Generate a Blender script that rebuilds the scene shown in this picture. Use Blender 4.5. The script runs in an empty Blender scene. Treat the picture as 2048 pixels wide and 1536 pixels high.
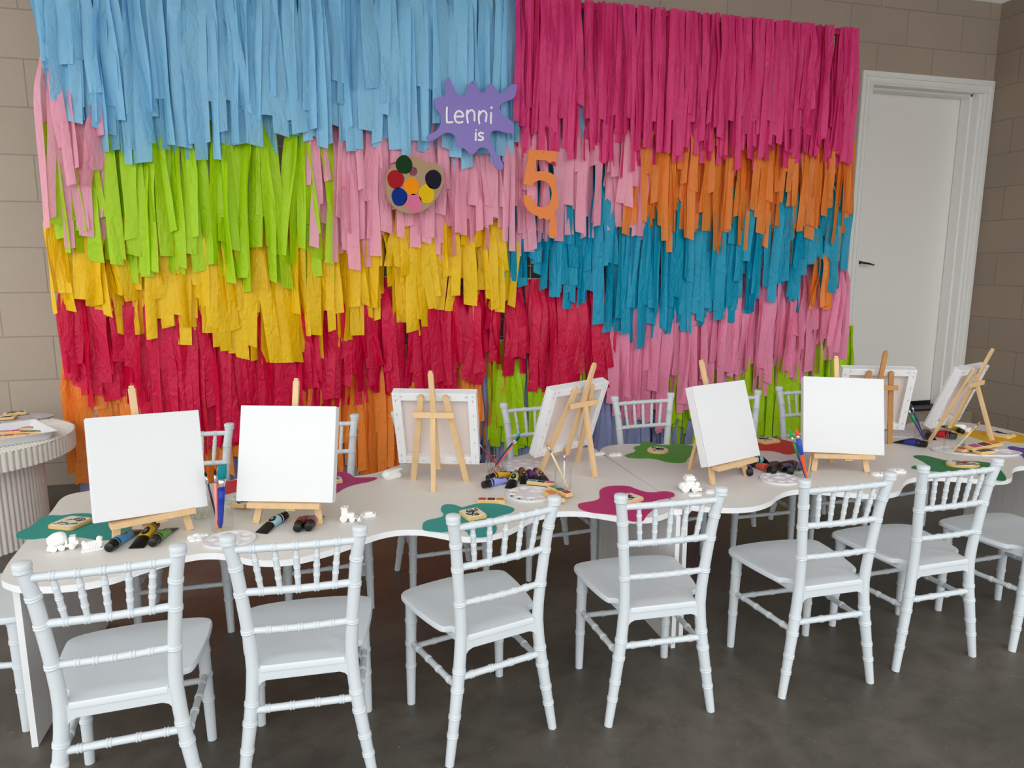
import bpy, math, random
from mathutils import Vector, Matrix
from mathutils.geometry import tessellate_polygon
SC = bpy.context.scene
COL = SC.collection
PI = math.pi
S = 0.8125            # furniture measured in a slightly larger frame
ZT = 0.485 * S        # table top height
EYE = Vector((0, 0, 1.04))
FOC = 1417.3
YAW, PIT, ROL = -0.2674, 0.1690, 0.0011
_f = Vector((-math.sin(YAW) * math.cos(PIT), math.cos(YAW) * math.cos(PIT), -math.sin(PIT)))
_r = Vector((math.cos(YAW), math.sin(YAW), 0))
_u = _r.cross(_f)
RGT = _r * math.cos(ROL) + _u * math.sin(ROL)
UPV = -_r * math.sin(ROL) + _u * math.cos(ROL)


def ray(px, py):
    return _f * FOC + RGT * (px - 1024) + UPV * (768 - py)


def at_z(px, py, z=ZT):
    d = ray(px, py)
    t = (z - EYE.z) / d.z
    return Vector((d.x * t, d.y * t, z))


def at_y(px, py, Y):
    d = ray(px, py)
    t = Y / d.y
    return Vector((d.x * t, Y, EYE.z + d.z * t))


# ------------------------------------------------------------------ materials
def lin(c):
    return tuple(((x / 255) / 12.92 if x / 255 <= 0.04045 else ((x / 255 + 0.055) / 1.055) ** 2.4) for x in c)


MATS = {}


def mat(name, rgb, rough=0.5, spec=0.5, noise=0.0, nscale=20, bump=0.0, bscale=60, trans=0.0, ior=1.45,
        stretch=None, metal=0.0, coat=0.0):
    if name in MATS:
        return MATS[name]
    m = bpy.data.materials.new(name)
    m.use_nodes = True
    nt = m.node_tree
    b = nt.nodes['Principled BSDF']
    c = lin(rgb)
    b.inputs['Base Color'].default_value = (*c, 1)
    b.inputs['Roughness'].default_value = rough
    b.inputs['Specular IOR Level'].default_value = spec
    b.inputs['Transmission Weight'].default_value = trans
    b.inputs['IOR'].default_value = ior
    b.inputs['Metallic'].default_value = metal
    b.inputs['Coat Weight'].default_value = coat
    if noise or bump:
        tc = nt.nodes.new('ShaderNodeTexCoord')
        mp = nt.nodes.new('ShaderNodeMapping')
        nt.links.new(tc.outputs['Object'], mp.inputs['Vector'])
        if stretch:
            mp.inputs['Scale'].default_value = stretch
        nz = nt.nodes.new('ShaderNodeTexNoise')
        nz.inputs['Scale'].default_value = nscale
        nz.inputs['Detail'].default_value = 5
        nt.links.new(mp.outputs['Vector'], nz.inputs['Vector'])
        if noise:
            mx = nt.nodes.new('ShaderNodeMix')
            mx.data_type = 'RGBA'
            mx.inputs[6].default_value = (*[x * (1 - noise) for x in c], 1)
            mx.inputs[7].default_value = (*[min(1, x * (1 + noise)) for x in c], 1)
            nt.links.new(nz.outputs['Fac'], mx.inputs[0])
            nt.links.new(mx.outputs[2], b.inputs['Base Color'])
        if bump:
            n2 = nt.nodes.new('ShaderNodeTexNoise')
            n2.inputs['Scale'].default_value = bscale
            n2.inputs['Detail'].default_value = 4
            nt.links.new(mp.outputs['Vector'], n2.inputs['Vector'])
            bp = nt.nodes.new('ShaderNodeBump')
            bp.inputs['Strength'].default_value = bump
            bp.inputs['Distance'].default_value = 0.004
            nt.links.new(n2.outputs['Fac'], bp.inputs['Height'])
            nt.links.new(bp.outputs['Normal'], b.inputs['Normal'])
    MATS[name] = m
    return m


def tissue(name, rgb, transl=0.3, clear=0.10):
    """thin plastic streamer sheet: diffuse + translucent + a little see-through"""
    if name in MATS:
        return MATS[name]
    m = bpy.data.materials.new(name)
    m.use_nodes = True
    nt = m.node_tree
    nt.nodes.clear()
    out = nt.nodes.new('ShaderNodeOutputMaterial')
    tc = nt.nodes.new('ShaderNodeTexCoord')
    mp = nt.nodes.new('ShaderNodeMapping')
    mp.inputs['Scale'].default_value = (24, 24, 11)
    nz = nt.nodes.new('ShaderNodeTexNoise')
    nz.inputs['Scale'].default_value = 1.6
    nz.inputs['Detail'].default_value = 3
    nz.inputs['Distortion'].default_value = 1.2
    nt.links.new(tc.outputs['Object'], mp.inputs['Vector'])
    nt.links.new(mp.outputs['Vector'], nz.inputs['Vector'])
    bp = nt.nodes.new('ShaderNodeBump')
    bp.inputs['Strength'].default_value = 0.6
    bp.inputs['Distance'].default_value = 0.012
    nt.links.new(nz.outputs['Fac'], bp.inputs['Height'])
    c = lin(rgb)
    pb = nt.nodes.new('ShaderNodeBsdfPrincipled')
    pb.inputs['Base Color'].default_value = (*c, 1)
    pb.inputs['Roughness'].default_value = 0.42
    pb.inputs['Specular IOR Level'].default_value = 0.4
    nt.links.new(bp.outputs['Normal'], pb.inputs['Normal'])
    tl = nt.nodes.new('ShaderNodeBsdfTranslucent')
    tl.inputs['Color'].default_value = (*[min(1, x * 1.15) for x in c], 1)
    tr = nt.nodes.new('ShaderNodeBsdfTransparent')
    tr.inputs['Color'].default_value = (*[0.45 + 0.55 * x for x in c], 1)
    m1 = nt.nodes.new('ShaderNodeMixShader')
    m1.inputs[0].default_value = transl
    m2 = nt.nodes.new('ShaderNodeMixShader')
    m2.inputs[0].default_value = clear
    nt.links.new(pb.outputs[0], m1.inputs[1])
    nt.links.new(tl.outputs[0], m1.inputs[2])
    nt.links.new(m1.outputs[0], m2.inputs[1])
    nt.links.new(tr.outputs[0], m2.inputs[2])
    nt.links.new(m2.outputs[0], out.inputs['Surface'])
    MATS[name] = m
    return m


def block_wall(name, rgb, u_axis, z_off, u_off, shade=1.0):
    """painted concrete blocks 400 x 200 in running bond with recessed joints"""
    m = bpy.data.materials.new(name)
    m.use_nodes = True
    nt = m.node_tree
    b = nt.nodes['Principled BSDF']
    b.inputs['Roughness'].default_value = 0.6
    b.inputs['Specular IOR Level'].default_value = 0.3
    geo = nt.nodes.new('ShaderNodeNewGeometry')
    sep = nt.nodes.new('ShaderNodeSeparateXYZ')
    nt.links.new(geo.outputs['Position'], sep.inputs[0])
    cmb = nt.nodes.new('ShaderNodeCombineXYZ')
    a1 = nt.nodes.new('ShaderNodeMath'); a1.operation = 'ADD'; a1.inputs[1].default_value = u_off
    a2 = nt.nodes.new('ShaderNodeMath'); a2.operation = 'ADD'; a2.inputs[1].default_value = z_off
    nt.links.new(sep.outputs[u_axis], a1.inputs[0])
    nt.links.new(sep.outputs['Z'], a2.inputs[0])
    nt.links.new(a1.outputs[0], cmb.inputs[0])
    nt.links.new(a2.outputs[0], cmb.inputs[1])
    br = nt.nodes.new('ShaderNodeTexBrick')
    br.inputs['Scale'].default_value = 1
    br.inputs['Brick Width'].default_value = 0.4
    br.inputs['Row Height'].default_value = 0.2
    br.inputs['Mortar Size'].default_value = 0.0035
    br.inputs['Mortar Smooth'].default_value = 0.6
    br.offset = 0.5
    c = lin(rgb)
    br.inputs['Color1'].default_value = (*[x * 0.97 for x in c], 1)
    br.inputs['Color2'].default_value = (*[x * 1.03 for x in c], 1)
    br.inputs['Mortar'].default_value = (*[x * 0.72 for x in c], 1)
    nt.links.new(cmb.outputs[0], br.inputs['Vector'])
    nz = nt.nodes.new('ShaderNodeTexNoise')
    nz.inputs['Scale'].default_value = 3
    nz.inputs['Detail'].default_value = 6
    nt.links.new(geo.outputs['Position'], nz.inputs['Vector'])
    mx = nt.nodes.new('ShaderNodeMix'); mx.data_type = 'RGBA'; mx.blend_type = 'MULTIPLY'
    mx.inputs[0].default_value = 1
    cr = nt.nodes.new('ShaderNodeValToRGB')
    cr.color_ramp.elements[0].position = 0.3
    cr.color_ramp.elements[0].color = (0.93, 0.93, 0.93, 1)
    cr.color_ramp.elements[1].position = 0.7
    cr.color_ramp.elements[1].color = (1, 1, 1, 1)
    nt.links.new(nz.outputs['Fac'], cr.inputs[0])
    nt.links.new(br.outputs['Color'], mx.inputs[6])
    nt.links.new(cr.outputs[0], mx.inputs[7])
    nt.links.new(mx.outputs[2], b.inputs['Base Color'])
    n2 = nt.nodes.new('ShaderNodeTexNoise'); n2.inputs['Scale'].default_value = 90; n2.inputs['Detail'].default_value = 5
    nt.links.new(geo.outputs['Position'], n2.inputs['Vector'])
    inv = nt.nodes.new('ShaderNodeMath'); inv.operation = 'MULTIPLY_ADD'
    inv.inputs[1].default_value = -1.4
    nt.links.new(br.outputs['Fac'], inv.inputs[0])
    nt.links.new(n2.outputs['Fac'], inv.inputs[2])
    bp = nt.nodes.new('ShaderNodeBump'); bp.inputs['Strength'].default_value = 0.35; bp.inputs['Distance'].default_value = 0.004
    nt.links.new(inv.outputs[0], bp.inputs['Height'])
    nt.links.new(bp.outputs['Normal'], b.inputs['Normal'])
    return m


# ------------------------------------------------------------------ mesh helpers
class MB:
    def __init__(s):
        s.v = []; s.f = []; s.m = []

    def add(s, vs, fs, mi=0):
        o = len(s.v)
        s.v += [tuple(p) for p in vs]
        s.f += [tuple(i + o for i in f) for f in fs]
        s.m += [mi] * len(fs)

    def box(s, c, d, mi=0, R=None, taper=1.0):
        hx, hy, hz = d[0] / 2, d[1] / 2, d[2] / 2
        vs = []
        for z in (-1, 1):
            k = taper if z > 0 else 1
            for x, y in ((-1, -1), (1, -1), (1, 1), (-1, 1)):
                p = Vector((x * hx * k, y * hy * k, z * hz))
                if R: p = R @ p
                vs.append(p + Vector(c))
        s.add(vs, [(3, 2, 1, 0), (4, 5, 6, 7), (0, 1, 5, 4), (1, 2, 6, 5), (2, 3, 7, 6), (3, 0, 4, 7)], mi)

    def bar(s, a, b, w, h, side=(1, 0, 0), mi=0):
        """rectangular bar from a to b, w across 'side', h the other way"""
        a = Vector(a); b = Vector(b); d = (b - a).normalized()
        x = Vector(side); x = (x - d * x.dot(d)).normalized(); y = d.cross(x)
        vs = []
        for p in (a, b):
            for i, j in ((-1, -1), (1, -1), (1, 1), (-1, 1)):
                vs.append(p + x * i * w / 2 + y * j * h / 2)
        s.add(vs, [(3, 2, 1, 0), (4, 5, 6, 7), (0, 1, 5, 4), (1, 2, 6, 5), (2, 3, 7, 6), (3, 0, 4, 7)], mi)

    def tube(s, pts, rad, n=10, mi=0, caps=True, flat=1.0, up=None):
        pts = [Vector(p) for p in pts]
        if not hasattr(rad, '__len__'): rad = [rad] * len(pts)
        rings = []
        o = len(s.v)
        ref = Vector(up) if up else None
        prev = None
        for i, p in enumerate(pts):
            d = (pts[min(i + 1, len(pts) - 1)] - pts[max(i - 1, 0)])
            if d.length < 1e-9: d = Vector((0, 0, 1))
            d.normalize()
            r0 = ref or prev or (Vector((1, 0, 0)) if abs(d.x) < 0.9 else Vector((0, 1, 0)))
            x = r0 - d * r0.dot(d)
            if x.length < 1e-6: x = d.orthogonal()
            x.normalize(); prev = x
            y = d.cross(x)
            for k in range(n):
                a = 2 * PI * k / n
                s.v.append(tuple(p + x * math.cos(a) * rad[i] + y * math.sin(a) * rad[i] * flat))
        for i in range(len(pts) - 1):
            for k in range(n):
                a = o + i * n + k; b = o + i * n + (k + 1) % n
                s.f.append((a, b, b + n, a + n)); s.m.append(mi)
        if caps:
            s.f.append(tuple(o + k for k in range(n - 1, -1, -1))); s.m.append(mi)
            q = o + (len(pts) - 1) * n
            s.f.append(tuple(q + k for k in range(n))); s.m.append(mi)

    def lathe(s, prof, c=(0, 0, 0), n=24, mi=0, R=None, closed=False):
        o = len(s.v)
        for r, z in prof:
            for k in range(n):
                a = 2 * PI * k / n
                p = Vector((r * math.cos(a), r * math.sin(a), z))
                if R: p = R @ p
                s.v.append(tuple(p + Vector(c)))
        m = len(prof)
        for i in range(m if closed else m - 1):
            j = (i + 1) % m
            for k in range(n):
                k2 = (k + 1) % n
                s.f.append((o + i * n + k, o + i * n + k2, o + j * n + k2, o + j * n + k)); s.m.append(mi)
        if not closed:
            if prof[0][0] > 1e-6:
                s.f.append(tuple(o + k for k in range(n - 1, -1, -1))); s.m.append(mi)
            if prof[-1][0] > 1e-6:
                q = o + (m - 1) * n
                s.f.append(tuple(q + k for k in range(n))); s.m.append(mi)

    def prism(s, poly, z0, z1, mi=0, ms=None, M=None, holes=()):
        """extrude a 2D outline (with holes) from z0 to z1; ms = material of the sides"""
        if ms is None: ms = mi
        loops = [list(poly)] + [list(h) for h in holes]
        flatp = [p for l in loops for p in l]
        tri = tessellate_polygon([[Vector((p[0], p[1], 0)) for p in l] for l in loops])
        n = len(flatp); o = len(s.v)
        for z in (z0, z1):
            for p in flatp:
                q = Vector((p[0], p[1], z))
                if M: q = M @ q
                s.v.append(tuple(q))
        for t in tri:
            a, b, c = [Vector(flatp[i]) for i in t]
            ccw = (b - a).cross(c - a) if False else (b.x - a.x) * (c.y - a.y) - (b.y - a.y) * (c.x - a.x)
            if ccw < 0: t = t[::-1]
            s.f.append(tuple(o + n + i for i in t)); s.m.append(mi)
            s.f.append(tuple(o + i for i in t[::-1])); s.m.append(mi)
        k = 0
        for l in loops:
            L = len(l)
            ar = sum(l[i][0] * l[(i + 1) % L][1] - l[(i + 1) % L][0] * l[i][1] for i in range(L))
            outer = (l is loops[0])
            for i in range(L):
                a = o + k + i; b = o + k + (i + 1) % L
                f = (a, b, b + n, a + n)
                if (ar < 0) == outer: f = f[::-1]
                s.f.append(f); s.m.append(ms)
            k += L

    def sphere(s, c, r, n=12, m=8, mi=0, sc=(1, 1, 1)):
        prof = [(max(1e-7, r * math.sin(PI * i / m)), -r * math.cos(PI * i / m)) for i in range(m + 1)]
        o = len(s.v)
        s.lathe(prof, (0, 0, 0), n, mi)
        for i in range(o, len(s.v)):
            v = s.v[i]
            s.v[i] = (v[0] * sc[0] + c[0], v[1] * sc[1] + c[1], v[2] * sc[2] + c[2])

    def xform(s, M, o=0):
        for i in range(o, len(s.v)):
            s.v[i] = tuple(M @ Vector(s.v[i]))

    def build(s, name, mats, parent=None, smooth=False, bevel=0, seg=2, scale=1.0, auto=None):
        me = bpy.data.meshes.new(name)
        v = [(a * scale, b * scale, c * scale) for a, b, c in s.v] if scale != 1 else s.v
        me.from_pydata(v, [], s.f)
        if not isinstance(mats, (list, tuple)): mats = [mats]
        for m in mats: me.materials.append(m)
        if len(mats) > 1: me.polygons.foreach_set('material_index', s.m)
        me.validate()
        if smooth: me.polygons.foreach_set('use_smooth', [True] * len(me.polygons))
        me.update()
        ob = bpy.data.objects.new(name, me)
        COL.objects.link(ob)
        if parent: ob.parent = parent
        if smooth and auto is not None:
            try:
                me.set_sharp_from_angle(angle=math.radians(auto))
            except Exception:
                pass
        if bevel:
            b = ob.modifiers.new('bevel', 'BEVEL'); b.width = bevel; b.segments = seg; b.limit_method = 'ANGLE'
            b.angle_limit = math.radians(40)
        return ob


def thing(name, label, cat, loc=(0, 0, 0), rz=0, group=None):
    o = bpy.data.objects.new(name, None)
    o.empty_display_size = 0.05
    COL.objects.link(o)
    o.location = loc
    o.rotation_euler = (0, 0, rz)
    return tag(o, label, cat, group)


def tag(o, label, cat, group=None):
    o['label'] = label; o['category'] = cat
    if group: o['group'] = group
    return o


def struct(o):
    o['kind'] = 'structure'
    return o


def dup(root, loc, rz, label, group=None):
    r = root.copy(); COL.objects.link(r)
    r.location = loc; r.rotation_euler = (0, 0, rz); r['label'] = label
    if group: r['group'] = group
    for ch in list(root.children):
        c = ch.copy(); COL.objects.link(c); c.parent = r
        for g in list(ch.children):
            d = g.copy(); COL.objects.link(d); d.parent = c
    return r


def cat_rom(pts, k=6, closed=True):
    n = len(pts); out = []
    rng = range(n if closed else n - 1)
    for i in rng:
        if closed:
            p0, p1, p2, p3 = [Vector(pts[(i + j) % n]) for j in (-1, 0, 1, 2)]
        else:
            p0, p1, p2, p3 = [Vector(pts[min(max(i + j, 0), n - 1)]) for j in (-1, 0, 1, 2)]
        for q in range(k):
            t = q / k
            out.append(0.5 * ((2 * p1) + (p2 - p0) * t + (2 * p0 - 5 * p1 + 4 * p2 - p3) * t * t + (3 * p1 - p0 - 3 * p2 + p3) * t ** 3))
    if not closed: out.append(Vector(pts[-1]))
    return out


def circ(cx, cy, r, n=24, ry=None):
    ry = ry or r
    return [(cx + r * math.cos(2 * PI * i / n), cy + ry * math.sin(2 * PI * i / n)) for i in range(n)]


def rrect(w, h, r, n=4):
    o = []
    for cx, cy, a0 in ((w / 2 - r, h / 2 - r, 0), (-w / 2 + r, h / 2 - r, 90), (-w / 2 + r, -h / 2 + r, 180), (w / 2 - r, -h / 2 + r, 270)):
        for i in range(n + 1):
            a = math.radians(a0 + 90 * i / n)
            o.append((cx + r * math.cos(a), cy + r * math.sin(a)))
    return o


# ------------------------------------------------------------------ palette of materials
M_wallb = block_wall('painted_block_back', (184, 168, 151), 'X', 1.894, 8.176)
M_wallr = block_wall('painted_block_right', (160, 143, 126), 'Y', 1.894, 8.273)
M_white = mat('white_gloss_paint', (248, 248, 243), 0.35)
M_door = mat('white_door_paint', (250, 248, 242), 0.45)
M_ceil = mat('white_ceiling', (225, 222, 215), 0.7)
M_black = mat('black_rubber', (22, 22, 22), 0.5)
M_metal = mat('dark_metal', (60, 58, 55), 0.35, metal=0.8)
M_steel = mat('bright_steel', (200, 200, 200), 0.25, metal=1.0)
M_chair = mat('white_chair_resin', (214, 220, 223), 0.38, bump=0.03, bscale=40)
M_ttop = mat('table_top_paint', (228, 225, 219), 0.42, noise=0.03, nscale=6, bump=0.05, bscale=60)
M_tedge = mat('table_edge_paint', (240, 240, 240), 0.5, noise=0.03, nscale=40)
M_panel = mat('table_panel_paint', (234, 233, 230), 0.6, noise=0.10, nscale=12, stretch=(1, 6, 0.6), bump=0.15, bscale=80)
M_wood = mat('pine_wood', (226, 190, 142), 0.5, noise=0.14, nscale=14, stretch=(5, 5, 0.6))
M_wood2 = mat('darker_pine_wood', (196, 142, 84), 0.5, noise=0.14, nscale=14, stretch=(5, 5, 0.6))
M_canvas = mat('primed_canvas', (232, 232, 232), 0.8, bump=0.12, bscale=900)
M_canvasb = mat('canvas_back_cloth', (236, 224, 220), 0.85, bump=0.1, bscale=600)
M_plaster = mat('white_plaster', (244, 243, 240), 0.8, bump=0.1, bscale=200)
M_blackp = mat('black_plastic', (14, 14, 15), 0.28)
M_kraft = mat('kraft_board', (176, 146, 112), 0.8, noise=0.06, nscale=25)
M_cookie = mat('biscuit', (232, 190, 120), 0.8, noise=0.10, nscale=60)
M_icing = mat('cream_icing', (236, 226, 204), 0.55)
M_ink = mat('black_ink', (20, 18, 18), 0.5)
M_palw = mat('white_palette_plastic', (236, 235, 238), 0.25)
M_cream = mat('side_table_paint', (236, 231, 223), 0.5)
M_tray = mat('white_tray_plastic', (236, 238, 242), 0.3)


def glassmat(name='clear_glass', tint=(0.97, 0.985, 0.98), ior=1.45):
    m = bpy.data.materials.new(name); m.use_nodes = True; nt = m.node_tree; nt.nodes.clear()
    out = nt.nodes.new('ShaderNodeOutputMaterial'); tr = nt.nodes.new('ShaderNodeBsdfTransparent'); gl = nt.nodes.new('ShaderNodeBsdfGlossy')
    fr = nt.nodes.new('ShaderNodeLayerWeight'); pw = nt.nodes.new('ShaderNodeMath'); pw.operation = 'MULTIPLY_ADD'; pw.inputs[1].default_value = 0.55; pw.inputs[2].default_value = 0.03; cu = nt.nodes.new('ShaderNodeMath'); cu.operation = 'POWER'; cu.inputs[1].default_value = 3.0; mx = nt.nodes.new('ShaderNodeMixShader')
    tr.inputs[0].default_value = (*tint, 1); gl.inputs['Roughness'].default_value = 0.02; nt.links.new(fr.outputs['Facing'], cu.inputs[0]); nt.links.new(cu.outputs[0], pw.inputs[0])
    nt.links.new(pw.outputs[0], mx.inputs[0]); nt.links.new(tr.outputs[0], mx.inputs[1]); nt.links.new(gl.outputs[0], mx.inputs[2])
    nt.links.new(mx.outputs[0], out.inputs[0])
    return m


M_glass = glassmat()
M_water = glassmat('clear_water', (0.93, 0.95, 0.95), 1.33)


def floor_mat():
    m = bpy.data.materials.new('stained_concrete')
    m.use_nodes = True
    nt = m.node_tree
    b = nt.nodes['Principled BSDF']
    geo = nt.nodes.new('ShaderNodeNewGeometry')
    n1 = nt.nodes.new('ShaderNodeTexNoise'); n1.inputs['Scale'].default_value = 1.7; n1.inputs['Detail'].default_value = 9
    n1.inputs['Roughness'].default_value = 0.62; n1.inputs['Distortion'].default_value = 0.6
    n2 = nt.nodes.new('ShaderNodeTexNoise'); n2.inputs['Scale'].default_value = 14; n2.inputs['Detail'].default_value = 8
    n2.inputs['Roughness'].default_value = 0.7
    n3 = nt.nodes.new('ShaderNodeTexNoise'); n3.inputs['Scale'].default_value = 150; n3.inputs['Detail'].default_value = 2
    for n in (n1, n2, n3): nt.links.new(geo.outputs['Position'], n.inputs['Vector'])
    cr = nt.nodes.new('ShaderNodeValToRGB')
    e = cr.color_ramp.elements
    e[0].position = 0.30; e[0].color = (*lin((70, 66, 60)), 1)
    e[1].position = 0.72; e[1].color = (*lin((112, 106, 95)), 1)
    x = cr.color_ramp.elements.new(0.5); x.color = (*lin((90, 85, 77)), 1)
    nt.links.new(n1.outputs['Fac'], cr.inputs[0])
    c2 = nt.nodes.new('ShaderNodeValToRGB')
    c2.color_ramp.elements[0].position = 0.28; c2.color_ramp.elements[0].color = (0.55, 0.52, 0.48, 1)
    c2.color_ramp.elements[1].position = 0.55; c2.color_ramp.elements[1].color = (1.0, 1, 1, 1)
    nt.links.new(n2.outputs['Fac'], c2.inputs[0])
    mx = nt.nodes.new('ShaderNodeMix'); mx.data_type = 'RGBA'; mx.blend_type = 'MULTIPLY'; mx.inputs[0].default_value = 0.8
    nt.links.new(cr.outputs[0], mx.inputs[6]); nt.links.new(c2.outputs[0], mx.inputs[7])
    c3 = nt.nodes.new('ShaderNodeValToRGB')
    c3.color_ramp.elements[0].position = 0.71; c3.color_ramp.elements[0].color = (0, 0, 0, 1)
    c3.color_ramp.elements[1].position = 0.75; c3.color_ramp.elements[1].color = (0.35, 0.34, 0.32, 1)
    nt.links.new(n3.outputs['Fac'], c3.inputs[0])
    ad = nt.nodes.new('ShaderNodeMix'); ad.data_type = 'RGBA'; ad.blend_type = 'ADD'; ad.inputs[0].default_value = 0.5
    nt.links.new(mx.outputs[2], ad.inputs[6]); nt.links.new(c3.outputs[0], ad.inputs[7])
    nt.links.new(ad.outputs[2], b.inputs['Base Color'])
    rr = nt.nodes.new('ShaderNodeMapRange')
    rr.inputs[3].default_value = 0.30; rr.inputs[4].default_value = 0.62
    nt.links.new(n2.outputs['Fac'], rr.inputs[0])
    nt.links.new(rr.outputs[0], b.inputs['Roughness'])
    b.inputs['Specular IOR Level'].default_value = 0.45
    bp = nt.nodes.new('ShaderNodeBump'); bp.inputs['Strength'].default_value = 0.12; bp.inputs['Distance'].default_value = 0.003
    nt.links.new(n2.outputs['Fac'], bp.inputs['Height']); nt.links.new(bp.outputs['Normal'], b.inputs['Normal'])
    return m


# ------------------------------------------------------------------ room
WY = 3.69; WX = 4.10; CH = 2.65
DX0, DX1 = 3.175, 4.035       # rough door opening in the back wall
DZ0, DZ1 = 0.09, 2.11
b = MB(); b.box((0.5, 0.6, -0.05), (12, 9, 0.1)); struct(b.build('floor', floor_mat()))
b = MB()
b.box(((-5.5 + DX0) / 2, WY + 0.1, 1.4), (DX0 + 5.5, 0.2, 2.8))
b.box(((DX0 + DX1) / 2, WY + 0.1, (DZ1 + 2.8) / 2), (DX1 - DX0, 0.2, 2.8 - DZ1))
b.box(((DX0 + DX1) / 2, WY + 0.1, DZ0 / 2), (DX1 - DX0, 0.2, DZ0))
b.box(((DX1 + WX + 0.2) / 2, WY + 0.1, 1.4), (WX + 0.2 - DX1, 0.2, 2.8))
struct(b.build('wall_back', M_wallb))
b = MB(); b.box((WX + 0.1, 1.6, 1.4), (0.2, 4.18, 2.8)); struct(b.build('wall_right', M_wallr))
b = MB(); b.box((0.9, 1.9, CH + 0.05), (6.6, 3.6, 0.1)); struct(b.build('ceiling', M_ceil))
b = MB()
for sgn in (0,):
    b.prism([(0, 0), (0.05, 0), (0.012, -0.038), (0, -0.05)], 0, 9.4, M=Matrix(((0, 0, 1, -5.3), (-1, 0, 0, WY), (0, 1, 0, CH), (0, 0, 0, 1))))
b.build('trim_1', M_white); struct(bpy.data.objects['trim_1'])
b = MB()
b.prism([(0, 0), (0.05, 0), (0.012, -0.038), (0, -0.05)], 0, 3.6, M=Matrix(((-1, 0, 0, WX), (0, 0, -1, WY), (0, 1, 0, CH), (0, 0, 0, 1))))
b.build('trim_2', M_white); struct(bpy.data.objects['trim_2'])

# door with frame
door = bpy.data.objects.new('door_1', None); COL.objects.link(door); door.location = (3.2, WY, 0); struct(door)
def dl(v): return (v[0] - 3.2, v[1], v[2])
fx0, fx1, fz1 = 3.125, 4.098, 2.150      # outer architrave
b = MB()
def jamb(bb, x0, x1, z0, z1, y0, y1): bb.box(((x0 + x1) / 2 - 3.2, (y0 + y1) / 2, (z0 + z1) / 2), (x1 - x0, y1 - y0, z1 - z0))
for (o, t) in ((0, 0.018), (0.022, 0.026), (0.036, 0.020), (0.05, 0.024)):   # stepped moulding
    w = 0.07 - o
    a0, a1, zt = fx0 + o, fx1 - o, fz1 - o
    if o == 0.036: continue
    ww = {0: 0.075, 0.022: 0.012, 0.05: 0.016}[o]
    jamb(b, a0, a0 + ww, DZ0, zt - ww - .0004, -t, 0)
    jamb(b, a1 - ww, a1, DZ0, zt - ww - .0004, -t, 0)
    jamb(b, a0, a1, zt - ww, zt, -t, 0)
b.build('architrave', M_white, door, bevel=0.002)
b = MB()
jamb(b, DX0 - 0.0, DX0 + 0.03, DZ0, DZ1, 0, 0.19)
jamb(b, DX1 - 0.03, DX1, DZ0, DZ1, 0, 0.19)
jamb(b, DX0, DX1, DZ1 - 0.03, DZ1, 0, 0.19)
jamb(b, DX0 + 0.03, DX0 + 0.045, DZ0, DZ1 - 0.03, 0.05, 0.12)
jamb(b, DX1 - 0.045, DX1 - 0.03, DZ0, DZ1 - 0.03, 0.05, 0.12)
jamb(b, DX0 + 0.03, DX1 - 0.03, DZ1 - 0.045, DZ1 - 0.03, 0.05, 0.12)
b.build('door_frame', M_white, door, bevel=0.002)
b = MB(); jamb(b, DX0 + 0.034, DX1 - 0.034, DZ0 + 0.035, DZ1 - 0.034, 0.125, 0.162)
b.build('door_panel', M_door, door, bevel=0.002)
b = MB(); jamb(b, DX0 + 0.034, DX1 - 0.034, DZ0 + 0.012, DZ0 + 0.034, 0.118, 0.16); b.build('door_seal', M_metal, door)
b = MB(); jamb(b, DX0 + 0.03, DX1 - 0.03, DZ0, DZ0 + 0.012, -0.02, 0.19); b.build('door_sill', M_black, door)
h = at_y(1724, 525, WY + 0.09)
b = MB(); b.tube([(h.x - 3.2 - 0.03, 0.125, h.z - 0), (h.x - 3.2 - 0.03, 0.075, h.z)], 0.011, 10)
b.tube([(h.x - 3.2 - 0.034, 0.075, h.z + 0.002), (h.x - 3.2 + 0.03, 0.07, h.z - 0.006), (h.x - 3.2 + 0.075, 0.072, h.z - 0.016)], [0.010, 0.009, 0.007], 10, flat=0.7)
b.build('door_handle', M_metal, door, smooth=True)
b = MB(); q = at_y(1940, 199, WY + 0.1)
b.box((q.x - 3.2, 0.115, q.z), (0.05, 0.02, 0.03)); b.build('door_latch', M_metal, door, bevel=0.004)
for o_ in door.children: o_.location = (0, 0, 0)
# step slab below the door
b = MB(); b.box((3.6, WY - 0.05, 0.045), (1.0, 0.13, 0.09))
st = struct(b.build('trim_3', mat('step_concrete', (150, 138, 118), 0.8, noise=0.1), bevel=0.004))

# ------------------------------------------------------------------ world and light
w = bpy.data.worlds.new('World'); SC.world = w; w.use_nodes = True
bg = w.node_tree.nodes['Background']
bg.inputs[0].default_value = (0.95, 0.98, 1.0, 1); bg.inputs[1].default_value = 1.08
def area(name, loc, tgt, sx, sy, power, col=(1, 1, 1)):
    l = bpy.data.lights.new(name, 'AREA'); l.shape = 'RECTANGLE'; l.size = sx; l.size_y = sy; l.energy = power; l.color = col
    o = bpy.data.objects.new(name, l); COL.objects.link(o); o.location = loc
    o.rotation_euler = (Vector(tgt) - Vector(loc)).to_track_quat('-Z', 'Y').to_euler()
    return o
sun = bpy.data.lights.new('daylight', 'SUN'); sun.energy = 0.25; sun.angle = math.radians(60); sun.color = (1, 0.98, 0.95)
so = bpy.data.objects.new('daylight', sun); COL.objects.link(so)
so.rotation_euler = Vector((0.35, 1.0, -0.55)).to_track_quat('-Z', 'Y').to_euler()

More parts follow.
